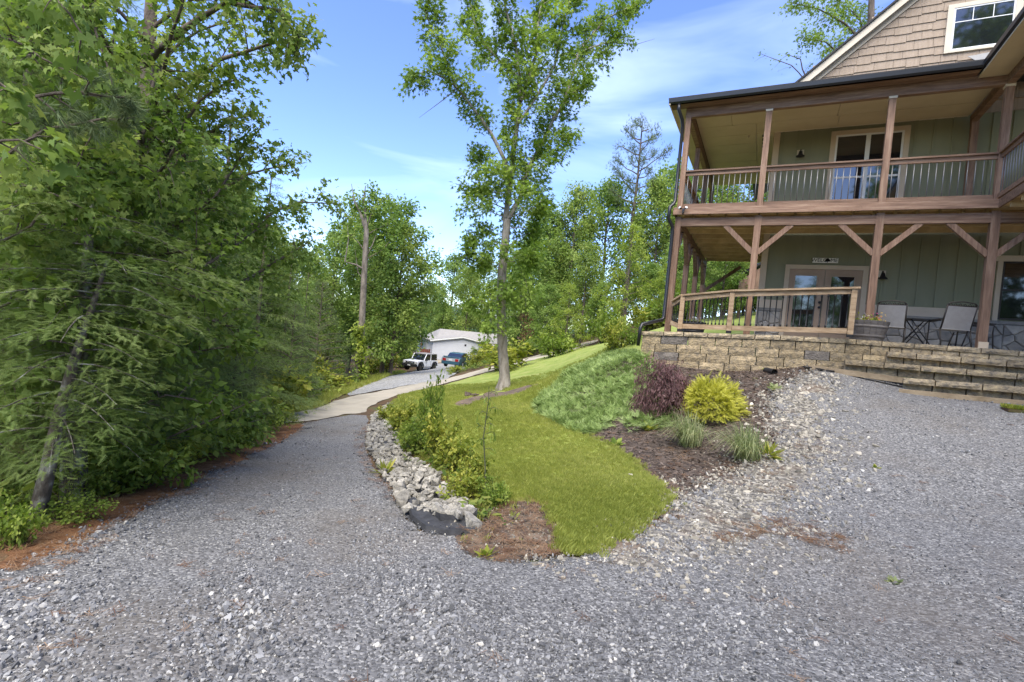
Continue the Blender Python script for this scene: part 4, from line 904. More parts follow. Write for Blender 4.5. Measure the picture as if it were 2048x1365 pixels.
def scatter(name, pts, rots, scl, tint, meshes, m=None, idx=None):
    me = bpy.data.meshes.new(name); N = len(pts); me.vertices.add(N); me.vertices.foreach_set('co', np.asarray(pts, np.float32).ravel())
    def att(n, ty, arr, key='value'):
        a = me.attributes.new(n, ty, 'POINT'); a.data.foreach_set(key, arr)
    att('rot', 'FLOAT_VECTOR', np.asarray(rots, np.float32).ravel(), 'vector'); att('scl', 'FLOAT', np.asarray(scl, np.float32)); att('tint', 'FLOAT', np.asarray(tint, np.float32))
    att('pick', 'INT', (np.random.default_rng(1).integers(0, len(meshes), N) if idx is None else idx).astype(np.int32))
    o = link(bpy.data.objects.new(name, me)); o['kind'] = 'stuff'
    ng = bpy.data.node_groups.new(name, 'GeometryNodeTree'); ng.interface.new_socket('Geometry', in_out='INPUT', socket_type='NodeSocketGeometry'); ng.interface.new_socket('Geometry', in_out='OUTPUT', socket_type='NodeSocketGeometry')
    gi = ng.nodes.new('NodeGroupInput'); go = ng.nodes.new('NodeGroupOutput'); ip = ng.nodes.new('GeometryNodeInstanceOnPoints'); jn = ng.nodes.new('GeometryNodeJoinGeometry'); lk = ng.links.new
    for q in reversed(meshes):
        if m: q.materials.clear(); q.materials.append(m)
        so_ = bpy.data.objects.new('source', q); oi = ng.nodes.new('GeometryNodeObjectInfo'); oi.inputs['Object'].default_value = so_; oi.inputs['As Instance'].default_value = True; lk(oi.outputs['Geometry'], jn.inputs[0])
    def na(n, ty):
        a = ng.nodes.new('GeometryNodeInputNamedAttribute'); a.data_type = ty; a.inputs['Name'].default_value = n; return a.outputs['Attribute']
    lk(gi.outputs[0], ip.inputs['Points']); lk(jn.outputs[0], ip.inputs['Instance']); ip.inputs['Pick Instance'].default_value = True
    lk(na('pick', 'INT'), ip.inputs['Instance Index']); lk(na('rot', 'FLOAT_VECTOR'), ip.inputs['Rotation']); lk(na('scl', 'FLOAT'), ip.inputs['Scale']); lk(ip.outputs[0], go.inputs[0])
    md = o.modifiers.new('scatter', 'NODES'); md.node_group = ng
    return o
def sample(poly, rho, r0, r1, rng, lift=.02, exclude=(), jit=.0):
    """points in a plan polygon, density rho(distance from the camera) per square metre"""
    ang = [math.atan2(x-CAM.x, y-CAM.y) for x, y in poly]; a0, a1 = -1.75, 1.35
    rr = np.linspace(r0, r1, 400); w_ = rho(rr)*rr; tot = np.trapezoid(w_, rr)*(a1-a0) if hasattr(np, 'trapezoid') else np.trapz(w_, rr)*(a1-a0)
    N = int(tot); c = np.cumsum(w_); c /= c[-1]; r = np.interp(rng.random(N), c, rr); t = a0+(a1-a0)*rng.random(N); x = CAM.x+r*np.sin(t); y = CAM.y+r*np.cos(t)
    jx, jy = x+rng.normal(0, jit+1e-9, N), y+rng.normal(0, jit+1e-9, N); k = inside(jx, jy, poly)
    for e in exclude: k &= ~inside(jx, jy, e)
    x, y, r = x[k], y[k], r[k]
    return np.c_[x, y, gz(x, y)+lift], r
def rots(n, rng, tilt=3.14): return np.c_[rng.uniform(-tilt, tilt, n), rng.uniform(-tilt, tilt, n), rng.uniform(-3.14, 3.14, n)]
def in_xy(p, poly): return inside(p[:, 0], p[:, 1], poly)
def patchy(p, s=1.3, ph=0.): return .5+.25*np.sin(p[:, 0]*s+1.3*np.sin(p[:, 1]*s*.7+ph)+ph)+.25*np.sin(p[:, 1]*s*1.3+1.7*np.sin(p[:, 0]*s*.9))
P_COARSE2 = [(2.151, -8.802), (2.525, -7.510), (3.001, -6.790), (3.159, -5.776), (3.065, -3.867), (3.676, -1.972), (3.517, -4.405), (3.401, -6.137), (3.101, -7.301), (2.701, -8.732), (2.488, -9.465), (2.171, -9.878), (1.808, -10.317), (1.833, -9.751)]
TRACKS = [([(-7.565, -6.045), (-5.115, -8.571), (-2.948, -10.858), (-1.301, -12.428), (0.128, -13.603)], .30, 1.), ([(-7.357, -4.743), (-4.162, -8.149), (-1.864, -10.542), (-0.134, -12.208), (1.005, -13.114)], .30, 1.), ([(4.122, -4.258), (4.199, -6.704), (4.099, -8.206), (3.573, -10.287), (2.952, -11.888)], .45, .8), ([(5.812, -4.326), (5.272, -7.171), (4.332, -9.948)], .45, .8), ([(1.051, -11.694), (1.990, -11.226), (2.821, -9.998), (3.536, -8.180)], .35, .6)]
def ground_scatter():
    rng = np.random.default_rng(21); st = [stone_mesh(i) for i in range(8)]
    p, r = sample(P_GRAVEL, lambda r: np.minimum(6000, 6000*(2.9/r)**1.8), 1.3, 17, rng, .014, (P_COARSE2,), .07)
    big = np.clip(.6*patchy(p, .55, .4)+.4*patchy(p, 1.9, 2.4)+np.clip((4.2-r)*.12, -.2, .2), 0, 1); sc_ = np.clip(rng.lognormal(0, .5, len(p)), .35, 3.4)*(.009+.010*np.clip((big-.42)*2.2, 0, 1))*np.clip(r/4, 1, 1.9)
    tn = np.clip(rng.beta(1.6, 2.3, len(p))+.22*(big-.5), 0, 1)
    trk = np.zeros(len(p))
    for line, wd, st_ in TRACKS:
        d = np.full(len(p), 9.)
        for a, b in zip(line[:-1], line[1:]):
            a, b = np.array(a), np.array(b); ab = b-a; t = np.clip(((p[:, :2]-a)@ab)/(ab@ab), 0, 1); d = np.minimum(d, np.hypot(*(p[:, :2]-a-t[:, None]*ab).T))
        trk = np.maximum(trk, st_*np.exp(-(d/wd)**2))
    sc_ *= 1-.4*trk; tn = np.clip(tn-.08*trk, 0, 1)
    k = rng.random(len(p)) < np.clip(.4+1.2*big, .4, 1)*(1-.62*trk); p, sc_, tn = p[k], sc_[k], tn[k]
    p[:, 2] += rng.uniform(-.004, .012, len(p))
    scatter('gravel_stones', p, rots(len(p), rng), sc_, tn, st, SM['gravel'])
    p, r = sample(P_COARSE, lambda r: np.minimum(1900, 1900*(4.5/r)**1.4), 2, 15, rng, .018, (), .32)
    sc_ = np.clip(rng.lognormal(0, .5, len(p)), .4, 3)*.026*np.clip(r/5, 1, 1.8); tn = rng.beta(2, 1.8, len(p)); scatter('coarse_gravel_stones', p, rots(len(p), rng), sc_, tn, [stone_mesh(40+i, .5) for i in range(6)], SM['coarse'])
    # spilled stones on dirt and mulch edges
    p, r = sample(P_DIRT, lambda r: 0*r+420, 2, 9, rng, .012, (), .25); p2, r2 = sample(P_MULCH, lambda r: 0*r+30, 4, 14, rng, .016)
    p = np.r_[p, p2]; scatter('scattered_stones', p, rots(len(p), rng), rng.uniform(.012, .035, len(p)), rng.beta(2, 2, len(p)), [stone_mesh(60+i, .5) for i in range(4)], SM['coarse'])
    # needles and litter
    nd = []
    for i in range(4):
        V, F = [], []
        r0 = random.Random(i)
        for j in range(9):
            a = r0.uniform(0, 3.14); c = Vector((r0.gauss(0, .25), r0.gauss(0, .25), r0.uniform(0, .05))); d = Vector((math.cos(a), math.sin(a), r0.uniform(-.1, .1)))*.5; q = Vector((-d.y, d.x, 0))*.035
            n = len(V); V += [tuple(c-d-q), tuple(c-d+q), tuple(c+d)]; F.append((n, n+1, n+2))
        nd.append(tmpl_mesh([(V, F)], LM['litter']))
    P_ = []
    for poly, dn in ((P_STRAW, 170), (P_STRAW2, 170), (P_STRAW3, 90), (P_DIRT, 260), (P_NEEDLE, 420), (P_COARSE, 130), (P_GRAVEL, 3.0)):
        p, r = sample(poly, lambda r: dn*np.minimum(1, 5/r), 1.5, 22, rng, .03); 
        if poly is P_COARSE: p = p[patchy(p, 2.3, 1) > .5]
        if poly is P_STRAW3: p = p[patchy(p, 1.3, 1) > .4]
        if poly is P_NEEDLE: p = p[patchy(p, 4.3, 2) > .35]
        P_.append(p)
    p, r = sample(P_MULCH, lambda r: 0*r+60, 4, 14, rng, .03, (P_JUN,)); P_.append(p)
    p = np.concatenate(P_); scatter('pine_needle_litter', p, rots(len(p), rng, .15), rng.uniform(.06, .13, len(p)), rng.random(len(p)), nd)
    ch = [tmpl_mesh([([(-.5, -.14, 0), (.5, -.1, .02), (.45, .15, .06), (-.4, .12, .03)], [(0, 1, 2), (0, 2, 3)])], LM['chips']), tmpl_mesh([([(-.5, -.08, .02), (.5, -.05, 0), (.5, .08, .1), (-.5, .1, .02)], [(0, 1, 2), (0, 2, 3)])], LM['chips'])]
    p, r = sample(P_MULCH, lambda r: 0*r+420, 4, 14, rng, .026, (P_JUN,), .12); p2, r2 = sample(P_DIRT, lambda r: 0*r+200, 2, 9, rng, .02)
    p = np.r_[p, p2]; scatter('mulch_chips', p, rots(len(p), rng, .5), rng.uniform(.03, .085, len(p)), rng.beta(1.3, 2.2, len(p)), ch)
    # lawn blades
    gr = []
    for i in range(4):
        r0 = random.Random(30+i); V, F = [], []
        for j in range(16):
            a = r0.uniform(0, 6.28); b = Vector((r0.gauss(0, .35), r0.gauss(0, .35), 0)); ln = r0.uniform(.55, 1.1); lean = r0.uniform(.1, .7); d = Vector((math.cos(a), math.sin(a), 0)); q = Vector((-d.y, d.x, 0))*.05
            n = len(V); V += [tuple(b-q), tuple(b+q), tuple(b+d*lean*.4*ln+q*.7+Vector((0, 0, .6*ln))), tuple(b+d*lean*ln+Vector((0, 0, .92*ln)))]; F += [(n, n+1, n+2), (n, n+2, n+3)]
        gr.append(tmpl_mesh([(V, F)], LM['grass']))
    p, r = sample(P_LAWN, lambda r: np.minimum(1500, 1500*(5/r)**1.6), 3, 30, rng, .02, (P_STRIP,), .06)
    sc_ = (.045+.02*patchy(p, 3.1))*rng.uniform(.7, 1.3, len(p))*np.clip(r/9, 1, 1.8)
    stripe = .5+.5*np.sin((p[:, 0]*.75+p[:, 1]*.66)*2.6)
    scatter('lawn_grass', p, rots(len(p), rng, .15), sc_, np.clip(.30+.25*patchy(p, 1.7, 2)+.12*stripe+rng.normal(0, .13, len(p)), 0, 1), gr)
    # longer ragged grass along the lawn's near edge, on the bank and the verge
    P_BANK = [(-9.422, -0.616), (-12.759, 4.147), (-11.860, 4.129), (-3.715, -5.950), (-2.202, -6.943), (-0.941, -8.479), (-0.120, -9.479), (-0.014, -9.554), (0.268, -10.625), (0.031, -10.422), (-0.652, -9.640), (-1.343, -8.968), (-2.323, -8.054), (-3.603, -7.015), (-5.972, -4.557)]
    p, r = sample(P_BANK, lambda r: 60*np.minimum(1, (8/r)), 4, 24, rng, .0); p2, r2 = sample(P_VERGE, lambda r: 0*r+18, 12, 60, rng, .02)
    edge_ = [(1.154, -10.799), (1.388, -10.708), (1.538, -10.389), (1.793, -9.251), (1.795, -9.109), (1.675, -8.876), (1.474, -10.064), (1.309, -10.466), (1.088, -10.505)]
    p3, r3 = sample(edge_, lambda r: 0*r+200, 2, 9, rng, .01); p4, r4 = sample(P_DIRT, lambda r: 0*r+14, 2, 9, rng, .0)
    p = np.r_[p, p2, p3, p4]; r = np.r_[r, r2, r3, r4]
    scatter('ragged_grass', p, rots(len(p), rng, .25), rng.uniform(.08, .22, len(p))*np.clip(r/16, .5, 1.6), np.clip(.25+.5*rng.random(len(p)), 0, 1), gr)
    # juniper carpet
    js = []
    for i in range(4):
        r0 = random.Random(70+i); parts = []
        for j in range(7):
            a = r0.gauss(0, .5); e = r0.uniform(.1, .7); ln = r0.uniform(.55, 1); tv, tf = T_FROND; y = Vector((math.sin(a)*math.cos(e), math.cos(a)*math.cos(e), math.sin(e))); x = y.cross(Vector((0, 0, 1))).normalized(); z = x.cross(y); b = Vector((r0.gauss(0, .15), r0.uniform(-.1, .5), .02))
            parts.append(([tuple(b+(x*q[0]*.75+y*q[1]+z*q[2])*ln) for q in tv.tolist()], tf))
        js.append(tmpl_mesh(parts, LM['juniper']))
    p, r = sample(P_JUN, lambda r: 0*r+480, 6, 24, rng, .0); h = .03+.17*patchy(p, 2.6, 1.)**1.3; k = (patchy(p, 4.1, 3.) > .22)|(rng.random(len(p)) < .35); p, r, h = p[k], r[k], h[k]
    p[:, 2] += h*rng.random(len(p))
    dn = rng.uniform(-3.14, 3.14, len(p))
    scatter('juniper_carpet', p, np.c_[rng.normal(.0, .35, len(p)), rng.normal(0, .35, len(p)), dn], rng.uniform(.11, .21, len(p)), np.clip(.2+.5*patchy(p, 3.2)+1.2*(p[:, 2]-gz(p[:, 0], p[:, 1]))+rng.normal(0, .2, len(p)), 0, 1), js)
    # low weeds under the forest edge and on the banks
    gw = []
    for i in range(4):
        r0 = random.Random(90+i); parts = []
        for j in range(9):
            a = r0.uniform(0, 6.28); e = r0.uniform(-.1, .9); tv, tf = T_KITE; y = Vector((math.sin(a)*math.cos(e), math.cos(a)*math.cos(e), math.sin(e))); x = y.cross(Vector((0, 0, 1))).normalized(); z = x.cross(y); b = Vector((r0.gauss(0, .35), r0.gauss(0, .35), r0.uniform(.05, .6)))
            parts.append(([tuple(b+(x*q[0]+y*q[1]+z*q[2])*.5) for q in tv.tolist()], tf))
        gw.append(tmpl_mesh(parts, LM['ground']))
    P_WOODS = [(-2.205, -13.804), (-2.550, -13.128), (-2.956, -12.674), (-3.855, -11.755), (-4.428, -11.095), (-5.641, -9.705), (-7.788, -7.248), (-9.861, -4.796), (-10.870, -4.353), (-10.319, -5.732), (-11.089, -7.634), (-6.645, -11.833), (-4.720, -13.448)]
    P_ROADB = [(-17.441, 14.381), (-18.704, 18.423), (-19.850, 27.089), (-20.672, 38.456), (-14.868, 41.373), (-15.931, 44.643), (-24.016, 45.889), (-28.992, 43.901), (-30.476, 37.967), (-20.734, 20.566)]
    p, r = sample(P_WOODS, lambda r: 26*np.minimum(1, 7/r), 3, 18, rng, .0); p2, r2 = sample(P_ROADB, lambda r: 0*r+4, 25, 70, rng, .0); p3, r3 = sample(P_BANK, lambda r: 0*r+22, 4, 24, rng, .0); p4, r4 = sample(P_DIRT, lambda r: 0*r+2, 2, 9, rng, .0); p5, r5 = sample(P_MULCH, lambda r: 0*r+1.2, 4, 14, rng, .0, (P_JUN,))
    p = np.r_[p, p2, p3, p4, p5]; s_ = np.r_[rng.uniform(.14, .34, len(r)), rng.uniform(.25, .55, len(r2)), rng.uniform(.12, .3, len(r3)), rng.uniform(.06, .13, len(r4)), rng.uniform(.06, .12, len(r5))]
    scatter('low_weeds', p, rots(len(p), rng, .2), s_, rng.random(len(p)), gw)
ground_scatter()

# ------------------------------------------------------------------ rock lined ditch
def rock_bed():
    rng = np.random.default_rng(4); root = bpy.data.objects['rock_bed_fabric']; ms = []
    for i in range(10): q = stone_mesh(200+i, .62, 13); q.materials.append(rockmat); ms.append(q)
    p, r = sample(P_BED, lambda r: np.minimum(420, 420*(7/r)**.8), 3, 26, rng, .0)
    P_FAB = [(-0.993, -10.120), (-0.467, -10.498), (0.269, -10.718), (0.119, -10.910), (-0.208, -10.971), (-0.503, -10.743)]
    keep, size = [], []
    order = np.argsort(r)
    for i in order:
        if in_xy(p[i:i+1], P_FAB)[0]: continue
        s = rng.uniform(.11, .24)*(1.0 if r[i] < 6.5 else .72)
        if all((p[i, 0]-p[j, 0])**2+(p[i, 1]-p[j, 1])**2 > (.30*(s+t))**2 for j, t in zip(keep[-160:], size[-160:])): keep.append(i); size.append(s)
    for n, (i, s) in enumerate(zip(keep[:300], size)):
        o = bpy.data.objects.new('rock', ms[n % 10]); COL.objects.link(o); o.parent = root; o.location = (p[i, 0], p[i, 1], p[i, 2]+.25*s+.04*rng.random()); o.rotation_euler = (rng.uniform(-.6, .6), rng.uniform(-.6, .6), rng.uniform(0, 6.28)); o.scale = (s, s*rng.uniform(.7, 1.1), s*rng.uniform(.8, 1.2))
    if len(keep) > 300:
        k = keep[300:]; sc_ = np.array(size[300:]); q = p[k]; q[:, 2] += .25*sc_; o = scatter('small_rocks', q, rots(len(k), rng, .6), sc_, rng.beta(2.5, 2, len(k)), [stone_mesh(300+i, .62, 12) for i in range(4)], SM['rock']); o.parent = root
    # exposed sheet at the near end
    pts = [(-1.045, -10.082, -2.846), (-0.530, -10.652, -2.744), (-0.151, -10.932, -2.657), (0.112, -10.901, -2.652), (0.286, -10.727, -2.623), (0.144, -10.609, -2.611), (-0.172, -10.659, -2.648), (-0.649, -10.294, -2.792), (-1.057, -9.936, -2.845)]
    c = Vector((sum(a[0] for a in pts)/len(pts), sum(a[1] for a in pts)/len(pts), sum(a[2] for a in pts)/len(pts))); r0 = random.Random(2)
    V = []; n = len(pts)
    for k, dz in ((1.0, .02), (.95, .075), (.6, .055), (.3, .07)): V += [tuple(c.lerp(Vector(a), k)+Vector((0, 0, dz+r0.uniform(-.018, .018)))) for a in pts]
    V.append(tuple(c+Vector((0, 0, .06)))); F = [(j*n+i, j*n+(i+1) % n, (j+1)*n+(i+1) % n, (j+1)*n+i) for j in range(3) for i in range(n)]+[(3*n+i, 3*n+(i+1) % n, 4*n) for i in range(n)]
    raw('exposed_sheet', V, F, MT['fabric'], root)
rock_bed()

# ------------------------------------------------------------------ trees
def at_g(xy, dz=0.): return (xy[0], xy[1], g1(*xy)+dz)
def local(pts, o): return [tuple(a-b for a, b in zip(p, o)) for p in pts]
# tall oak on the lawn
OT = [(-7.770, 5.143, -3.241), (-7.973, 5.071, -1.493), (-8.201, 4.988, 0.299), (-8.318, 4.959, 1.989), (-8.314, 4.988, 3.466), (-8.386, 5.080, 4.394)]
b0 = OT[0]; b0 = (b0[0], b0[1], g1(b0[0], b0[1]))
oak = thing('oak_tree', 'tall forked oak standing alone on the lawn, its pale trunk rising from a mulch strip', 'tree', b0)
f = Fol(8)
tp = [(b0[0], b0[1], b0[2]-.2), (b0[0], b0[1], b0[2]+.15), (b0[0], b0[1], b0[2]+.5)]+list(OT[1:])
tp = local(tp, b0); f.mb.tube(tp, [.42, .30, .245]+[.225, .215, .20, .185, .165], 14, False)
def OL(pts, r0, r1, **k): f.limb(local(pts, b0), r0, r1, **k)
kw = dict(per_m=4.6, sub=1.0, k=84, sig=.16, droop=.35)
OL([(-8.386, 5.080, 4.394), (-8.050, 5.495, 5.521), (-7.877, 5.836, 7.159), (-7.501, 6.388, 8.516), (-7.052, 6.985, 10.412), (-6.673, 7.674, 13.129), (-5.911, 8.429, 14.917), (-4.601, 9.338, 16.084)], .13, .03, start=.12, **kw)
OL([(-8.406, 5.070, 4.392), (-8.285, 4.960, 7.333), (-8.105, 4.867, 9.578), (-8.415, 4.524, 11.728), (-8.848, 4.106, 13.119), (-9.354, 3.551, 15.265)], .13, .03, start=.06, **kw)
OL([(-8.105, 4.867, 9.578), (-7.889, 5.471, 12.156), (-8.136, 5.831, 14.164), (-8.134, 6.334, 17.158)], .08, .03, start=.05, **kw)
OL([(-8.446, 4.974, 6.403), (-8.943, 4.408, 7.650), (-9.414, 3.959, 8.423), (-9.663, 3.393, 8.882), (-10.207, 2.681, 9.606), (-10.962, 1.855, 9.850), (-11.534, 1.335, 9.527)], .10, .02, start=.3, **kw)
OL([(-10.207, 2.681, 9.606), (-10.817, 2.174, 11.062), (-11.261, 1.743, 12.063), (-11.252, 1.530, 12.468)], .05, .015, start=.15, **kw)
OL([(-6.673, 7.674, 13.129), (-5.627, 8.441, 13.805), (-5.122, 8.704, 14.226)], .04, .015, start=.2, **kw)
OL([(-7.052, 6.985, 10.412), (-6.231, 6.963, 10.997), (-5.881, 6.922, 11.274)], .04, .015, start=.3, **kw)
OL([(-8.317, 4.555, 10.673), (-10.343, 4.459, 12.520), (-11.133, 4.539, 14.330), (-11.612, 4.552, 16.074)], .06, .02, start=.15, **kw)
OL([(-7.877, 5.836, 7.159), (-6.748, 5.971, 7.763), (-6.340, 5.967, 8.515)], .03, .01, start=.2, **kw)
OL([(-8.071, 4.866, 8.573), (-6.679, 4.944, 11.058), (-6.350, 4.806, 12.850), (-6.088, 4.856, 14.522)], .06, .02, start=.1, **kw)
OL([(-8.446, 4.974, 6.403), (-9.818, 4.848, 6.903), (-10.382, 4.795, 7.388)], .03, .01, start=.25, **kw)
OL([(-8.468, 5.047, 4.841), (-9.728, 4.754, 5.372), (-10.223, 4.621, 5.699)], .025, .01, start=.3, **kw)
OL([(-8.426, 5.060, 4.389), (-7.324, 5.178, 4.846), (-6.787, 5.234, 5.288)], .025, .01, start=.3, **kw)
OL([(-8.355, 4.971, 3.688), (-9.110, 4.252, 3.645), (-9.551, 3.794, 3.102)], .025, .01, start=.25, **kw)
OL([(-8.332, 4.971, 3.010), (-7.789, 5.596, 3.824), (-7.276, 6.085, 4.044)], .025, .01, start=.25, **kw)
OL([(-8.328, 4.956, 2.102), (-8.892, 4.115, 2.397), (-9.423, 3.510, 2.390)], .02, .01, start=.3, **kw)
OL([(-8.349, 4.949, 2.327), (-7.579, 5.124, 2.823), (-6.835, 5.162, 2.619)], .02, .01, start=.3, **kw)
kw = dict(per_m=5, sub=.7, k=40, sig=.16, droop=.7)
OL([(-8.232, 4.978, 0.636), (-8.482, 4.180, 0.653), (-8.884, 3.633, 0.314)], .015, .008, start=.1, **kw)
OL([(-8.243, 4.975, 0.749), (-7.332, 4.768, 0.999), (-6.657, 4.771, 0.816)], .015, .008, start=.1, **kw)
OL([(-8.180, 4.995, 0.074), (-8.058, 4.042, -0.208), (-8.166, 3.645, -0.564)], .012, .006, start=.1, **kw)
OL([(-8.274, 4.965, 1.086), (-7.755, 4.334, 1.256), (-7.346, 4.087, 0.921)], .012, .006, start=.1, **kw)
A_ = [Vector(p) for p in local([(-8.367, 5.022, 6.866), (-8.398, 4.965, 4.592), (-8.266, 4.976, 1.427)], b0)]
for i in range(14):
    t_ = (i+f.r.random())/14*2; p = A_[int(t_)].lerp(A_[int(t_)+1], t_ % 1); a = 2.4*i; d = Vector((math.cos(a), math.sin(a), .12)); ln = f.r.uniform(1.0, 2.1)
    f.limb([p, p+d*ln*.55, p+d*ln+Vector((0, 0, -.1))], .025, .008, .3, 4.0, .8, 54, .18, .5)
f.finish(oak, MT['bark2'], .27, T_OAK, LM['oak'])
f2 = Fol(9)
for e in ([(-9.837, 2.871, 9.731), (-10.578, 2.253, 8.693), (-11.171, 1.713, 7.875)], [(-5.627, 8.441, 13.805), (-4.430, 9.047, 13.812), (-3.595, 9.477, 14.195)]): f2.mb.tube(local(e, b0), [.03, .015, .004], 5, False)
f2.mb.build('dead_twig', MT['bark'], oak)
f3 = Fol(10); f3.limb(local([(-7.174, 4.837, 0.353), (-6.712, 4.727, -0.062), (-6.701, 4.608, -0.763)], b0), .01, .004, 0, 8, .35, 16, .08, .9); f3.leaves('dead_leaves', .17, T_OAK, LM['dead'], oak)

# broken topped tree by the verge with vines
DT = [(-23.319, 12.362, -5.416), (-23.383, 12.360, -3.679), (-23.491, 12.357, -0.784), (-23.631, 12.338, 2.107), (-23.736, 12.324, 4.275), (-23.806, 12.315, 5.720), (-24.048, 12.201, 6.239), (-24.259, 12.104, 6.761)]
b0 = (DT[0][0], DT[0][1], g1(DT[0][0], DT[0][1])-.1)
t = thing('dead_tree', 'half dead broken topped tree on the verge with vines climbing its bare trunk', 'tree', b0)
f = Fol(14); f.mb.tube(local(DT, b0), [.30, .25, .23, .21, .19, .17, .14, .10], 10, False)
for e, r0 in (([(-23.806, 12.315, 5.720), (-24.315, 12.320, 7.909), (-24.313, 12.340, 8.932)], .10), ([(-24.259, 12.104, 6.761), (-24.808, 11.844, 7.792), (-25.076, 11.729, 8.925)], .07), ([(-23.698, 12.317, 2.826), (-23.947, 11.747, 3.088), (-24.511, 11.239, 3.204)], .10), ([(-24.511, 11.239, 3.204), (-24.436, 11.306, 4.784), (-24.597, 11.243, 5.838)], .05), ([(-23.733, 12.313, 3.549), (-23.536, 12.770, 4.728), (-23.448, 12.940, 5.495)], .06), ([(-23.663, 12.322, 2.103), (-24.066, 12.127, 2.604), (-24.409, 11.982, 4.202)], .05)):
    f.mb.tube(local(e, b0), [r0, r0*.7, r0*.25], 6, False)
f.mb.build('trunk', MT['bark3'], t, True)
f = Fol(15)
f.limb(local([(-22.946, 12.105, -5.246), (-23.067, 12.086, -2.924), (-23.216, 12.039, -1.324)], b0), .02, .01, 0, 4, .5, 40, .16, .8); f.leaves('vine', .26, T_KITE, LM['bright'], t)
f = Fol(16)
for e in ([(-23.806, 12.315, 5.720), (-23.917, 12.847, 7.310), (-23.525, 13.624, 8.248)], [(-23.772, 12.325, 5.361), (-23.353, 13.678, 6.400), (-22.770, 14.550, 7.353)], [(-24.033, 12.212, 6.422), (-24.926, 12.341, 7.570), (-25.831, 12.450, 7.999)], [(-23.800, 12.292, 4.268), (-25.134, 12.083, 5.313), (-26.648, 12.002, 6.044)], [(-23.701, 12.329, 3.552), (-22.925, 13.186, 4.449), (-22.625, 14.034, 5.732)], [(-24.031, 12.206, 6.059), (-24.384, 12.736, 8.028), (-24.400, 13.188, 8.714)]): f.limb(local(e, b0), .04, .01, .25, 3, 1.0, 46, .25, .4)
f.finish(t, MT['bark'], .27, T_KITE, LM['forest'], 'crown', 'limbs')

# near left wood
MTk = [(-5.786, -10.790, -3.725), (-5.858, -10.800, -2.240), (-5.911, -10.795, -0.453), (-6.053, -10.720, 1.515), (-6.236, -10.667, 3.377), (-6.783, -10.461, 5.278)]
b0 = (MTk[0][0], MTk[0][1], g1(MTk[0][0], MTk[0][1])-.1)
t = thing('maple_tree', 'big broadleaf tree leaning its leafy limbs out over the driveway at the left', 'tree', b0)
f = Fol(21); f.mb.tube(local(MTk, b0), [.17, .15, .13, .11, .09, .06], 10, False)
kw = dict(per_m=6.5, sub=.62, k=42, sig=.10, droop=.5)
for e, r0 in (([(-6.053, -10.720, 1.515), (-5.469, -10.635, 2.231), (-4.734, -10.477, 2.779), (-3.934, -10.292, 2.955), (-3.359, -10.110, 3.118)], .05), ([(-4.028, -10.897, 3.178), (-3.392, -10.575, 3.150), (-3.220, -10.381, 2.878), (-3.257, -10.404, 2.644)], .03),
    ([(-5.934, -10.792, 0.366), (-5.419, -10.397, 1.583), (-5.125, -10.013, 2.165), (-4.980, -9.712, 2.356)], .05), ([(-5.919, -10.794, -0.155), (-5.685, -10.098, 0.765), (-5.512, -9.436, 1.526), (-5.255, -8.738, 1.918)], .05), ([(-5.884, -10.786, -0.749), (-5.745, -9.918, 0.001), (-5.863, -8.840, 0.920), (-5.843, -8.035, 1.462), (-5.456, -7.388, 1.598)], .05),
    ([(-5.849, -10.776, -1.119), (-5.740, -9.702, -0.629), (-5.912, -8.315, 0.278), (-5.887, -7.621, 0.811)], .05), ([(-6.055, -10.714, 1.893), (-5.737, -11.444, 2.228), (-5.339, -12.026, 2.296), (-5.002, -12.415, 2.289)], .05), ([(-5.937, -10.780, 1.112), (-5.540, -11.582, 1.414), (-5.018, -12.217, 1.275), (-4.670, -12.607, 0.963)], .045),
    ([(-6.093, -10.712, 3.024), (-6.186, -11.089, 3.409), (-6.356, -11.395, 3.674)], .04), ([(-6.236, -10.667, 3.377), (-5.737, -10.405, 3.891), (-5.441, -10.246, 4.384)], .04), ([(-5.780, -10.859, -1.486), (-4.978, -10.780, -0.980), (-4.517, -10.433, -0.923), (-4.500, -9.978, -1.042)], .035), ([(-5.758, -10.859, -2.073), (-5.526, -11.401, -1.333), (-5.334, -11.859, -1.079)], .03),
    ([(-5.936, -10.786, 0.739), (-5.180, -10.844, 1.188), (-4.723, -10.708, 2.103), (-4.418, -10.435, 2.471)], .04), ([(-5.961, -10.775, 2.080), (-6.215, -10.438, 3.040), (-6.199, -9.968, 3.778), (-5.829, -9.550, 4.120)], .04), ([(-5.927, -10.792, 0.142), (-5.089, -10.815, 0.209), (-4.814, -10.328, 0.828), (-4.911, -9.798, 1.842)], .04), ([(-5.911, -10.795, -0.453), (-5.054, -10.584, -0.392), (-4.967, -9.856, 0.184), (-5.166, -9.159, 0.914)], .04), ([(-5.939, -10.774, 1.485), (-4.772, -11.764, 0.843), (-4.163, -12.358, 0.546), (-3.899, -12.676, 0.374)], .03), ([(-5.939, -10.774, 1.485), (-4.524, -11.624, 1.657), (-4.177, -12.112, 2.146), (-4.115, -12.298, 2.545)], .03), ([(-5.937, -10.780, 1.112), (-4.435, -11.373, 0.645), (-3.636, -11.638, 0.811), (-3.366, -11.606, 1.189)], .03), ([(-5.939, -10.774, 1.485), (-4.419, -11.336, 2.273), (-3.980, -11.441, 2.736), (-3.809, -11.459, 3.152)], .03), ([(-5.939, -10.774, 1.485), (-4.562, -11.667, 0.321), (-3.976, -12.272, 0.041), (-3.717, -12.705, -0.164)], .03), ([(-5.911, -10.795, -0.453), (-4.465, -11.291, -0.215), (-3.662, -11.218, -0.066), (-3.505, -11.023, 0.096)], .03)):
    f.limb(local(e, b0), r0, .008, start=.2, **kw)
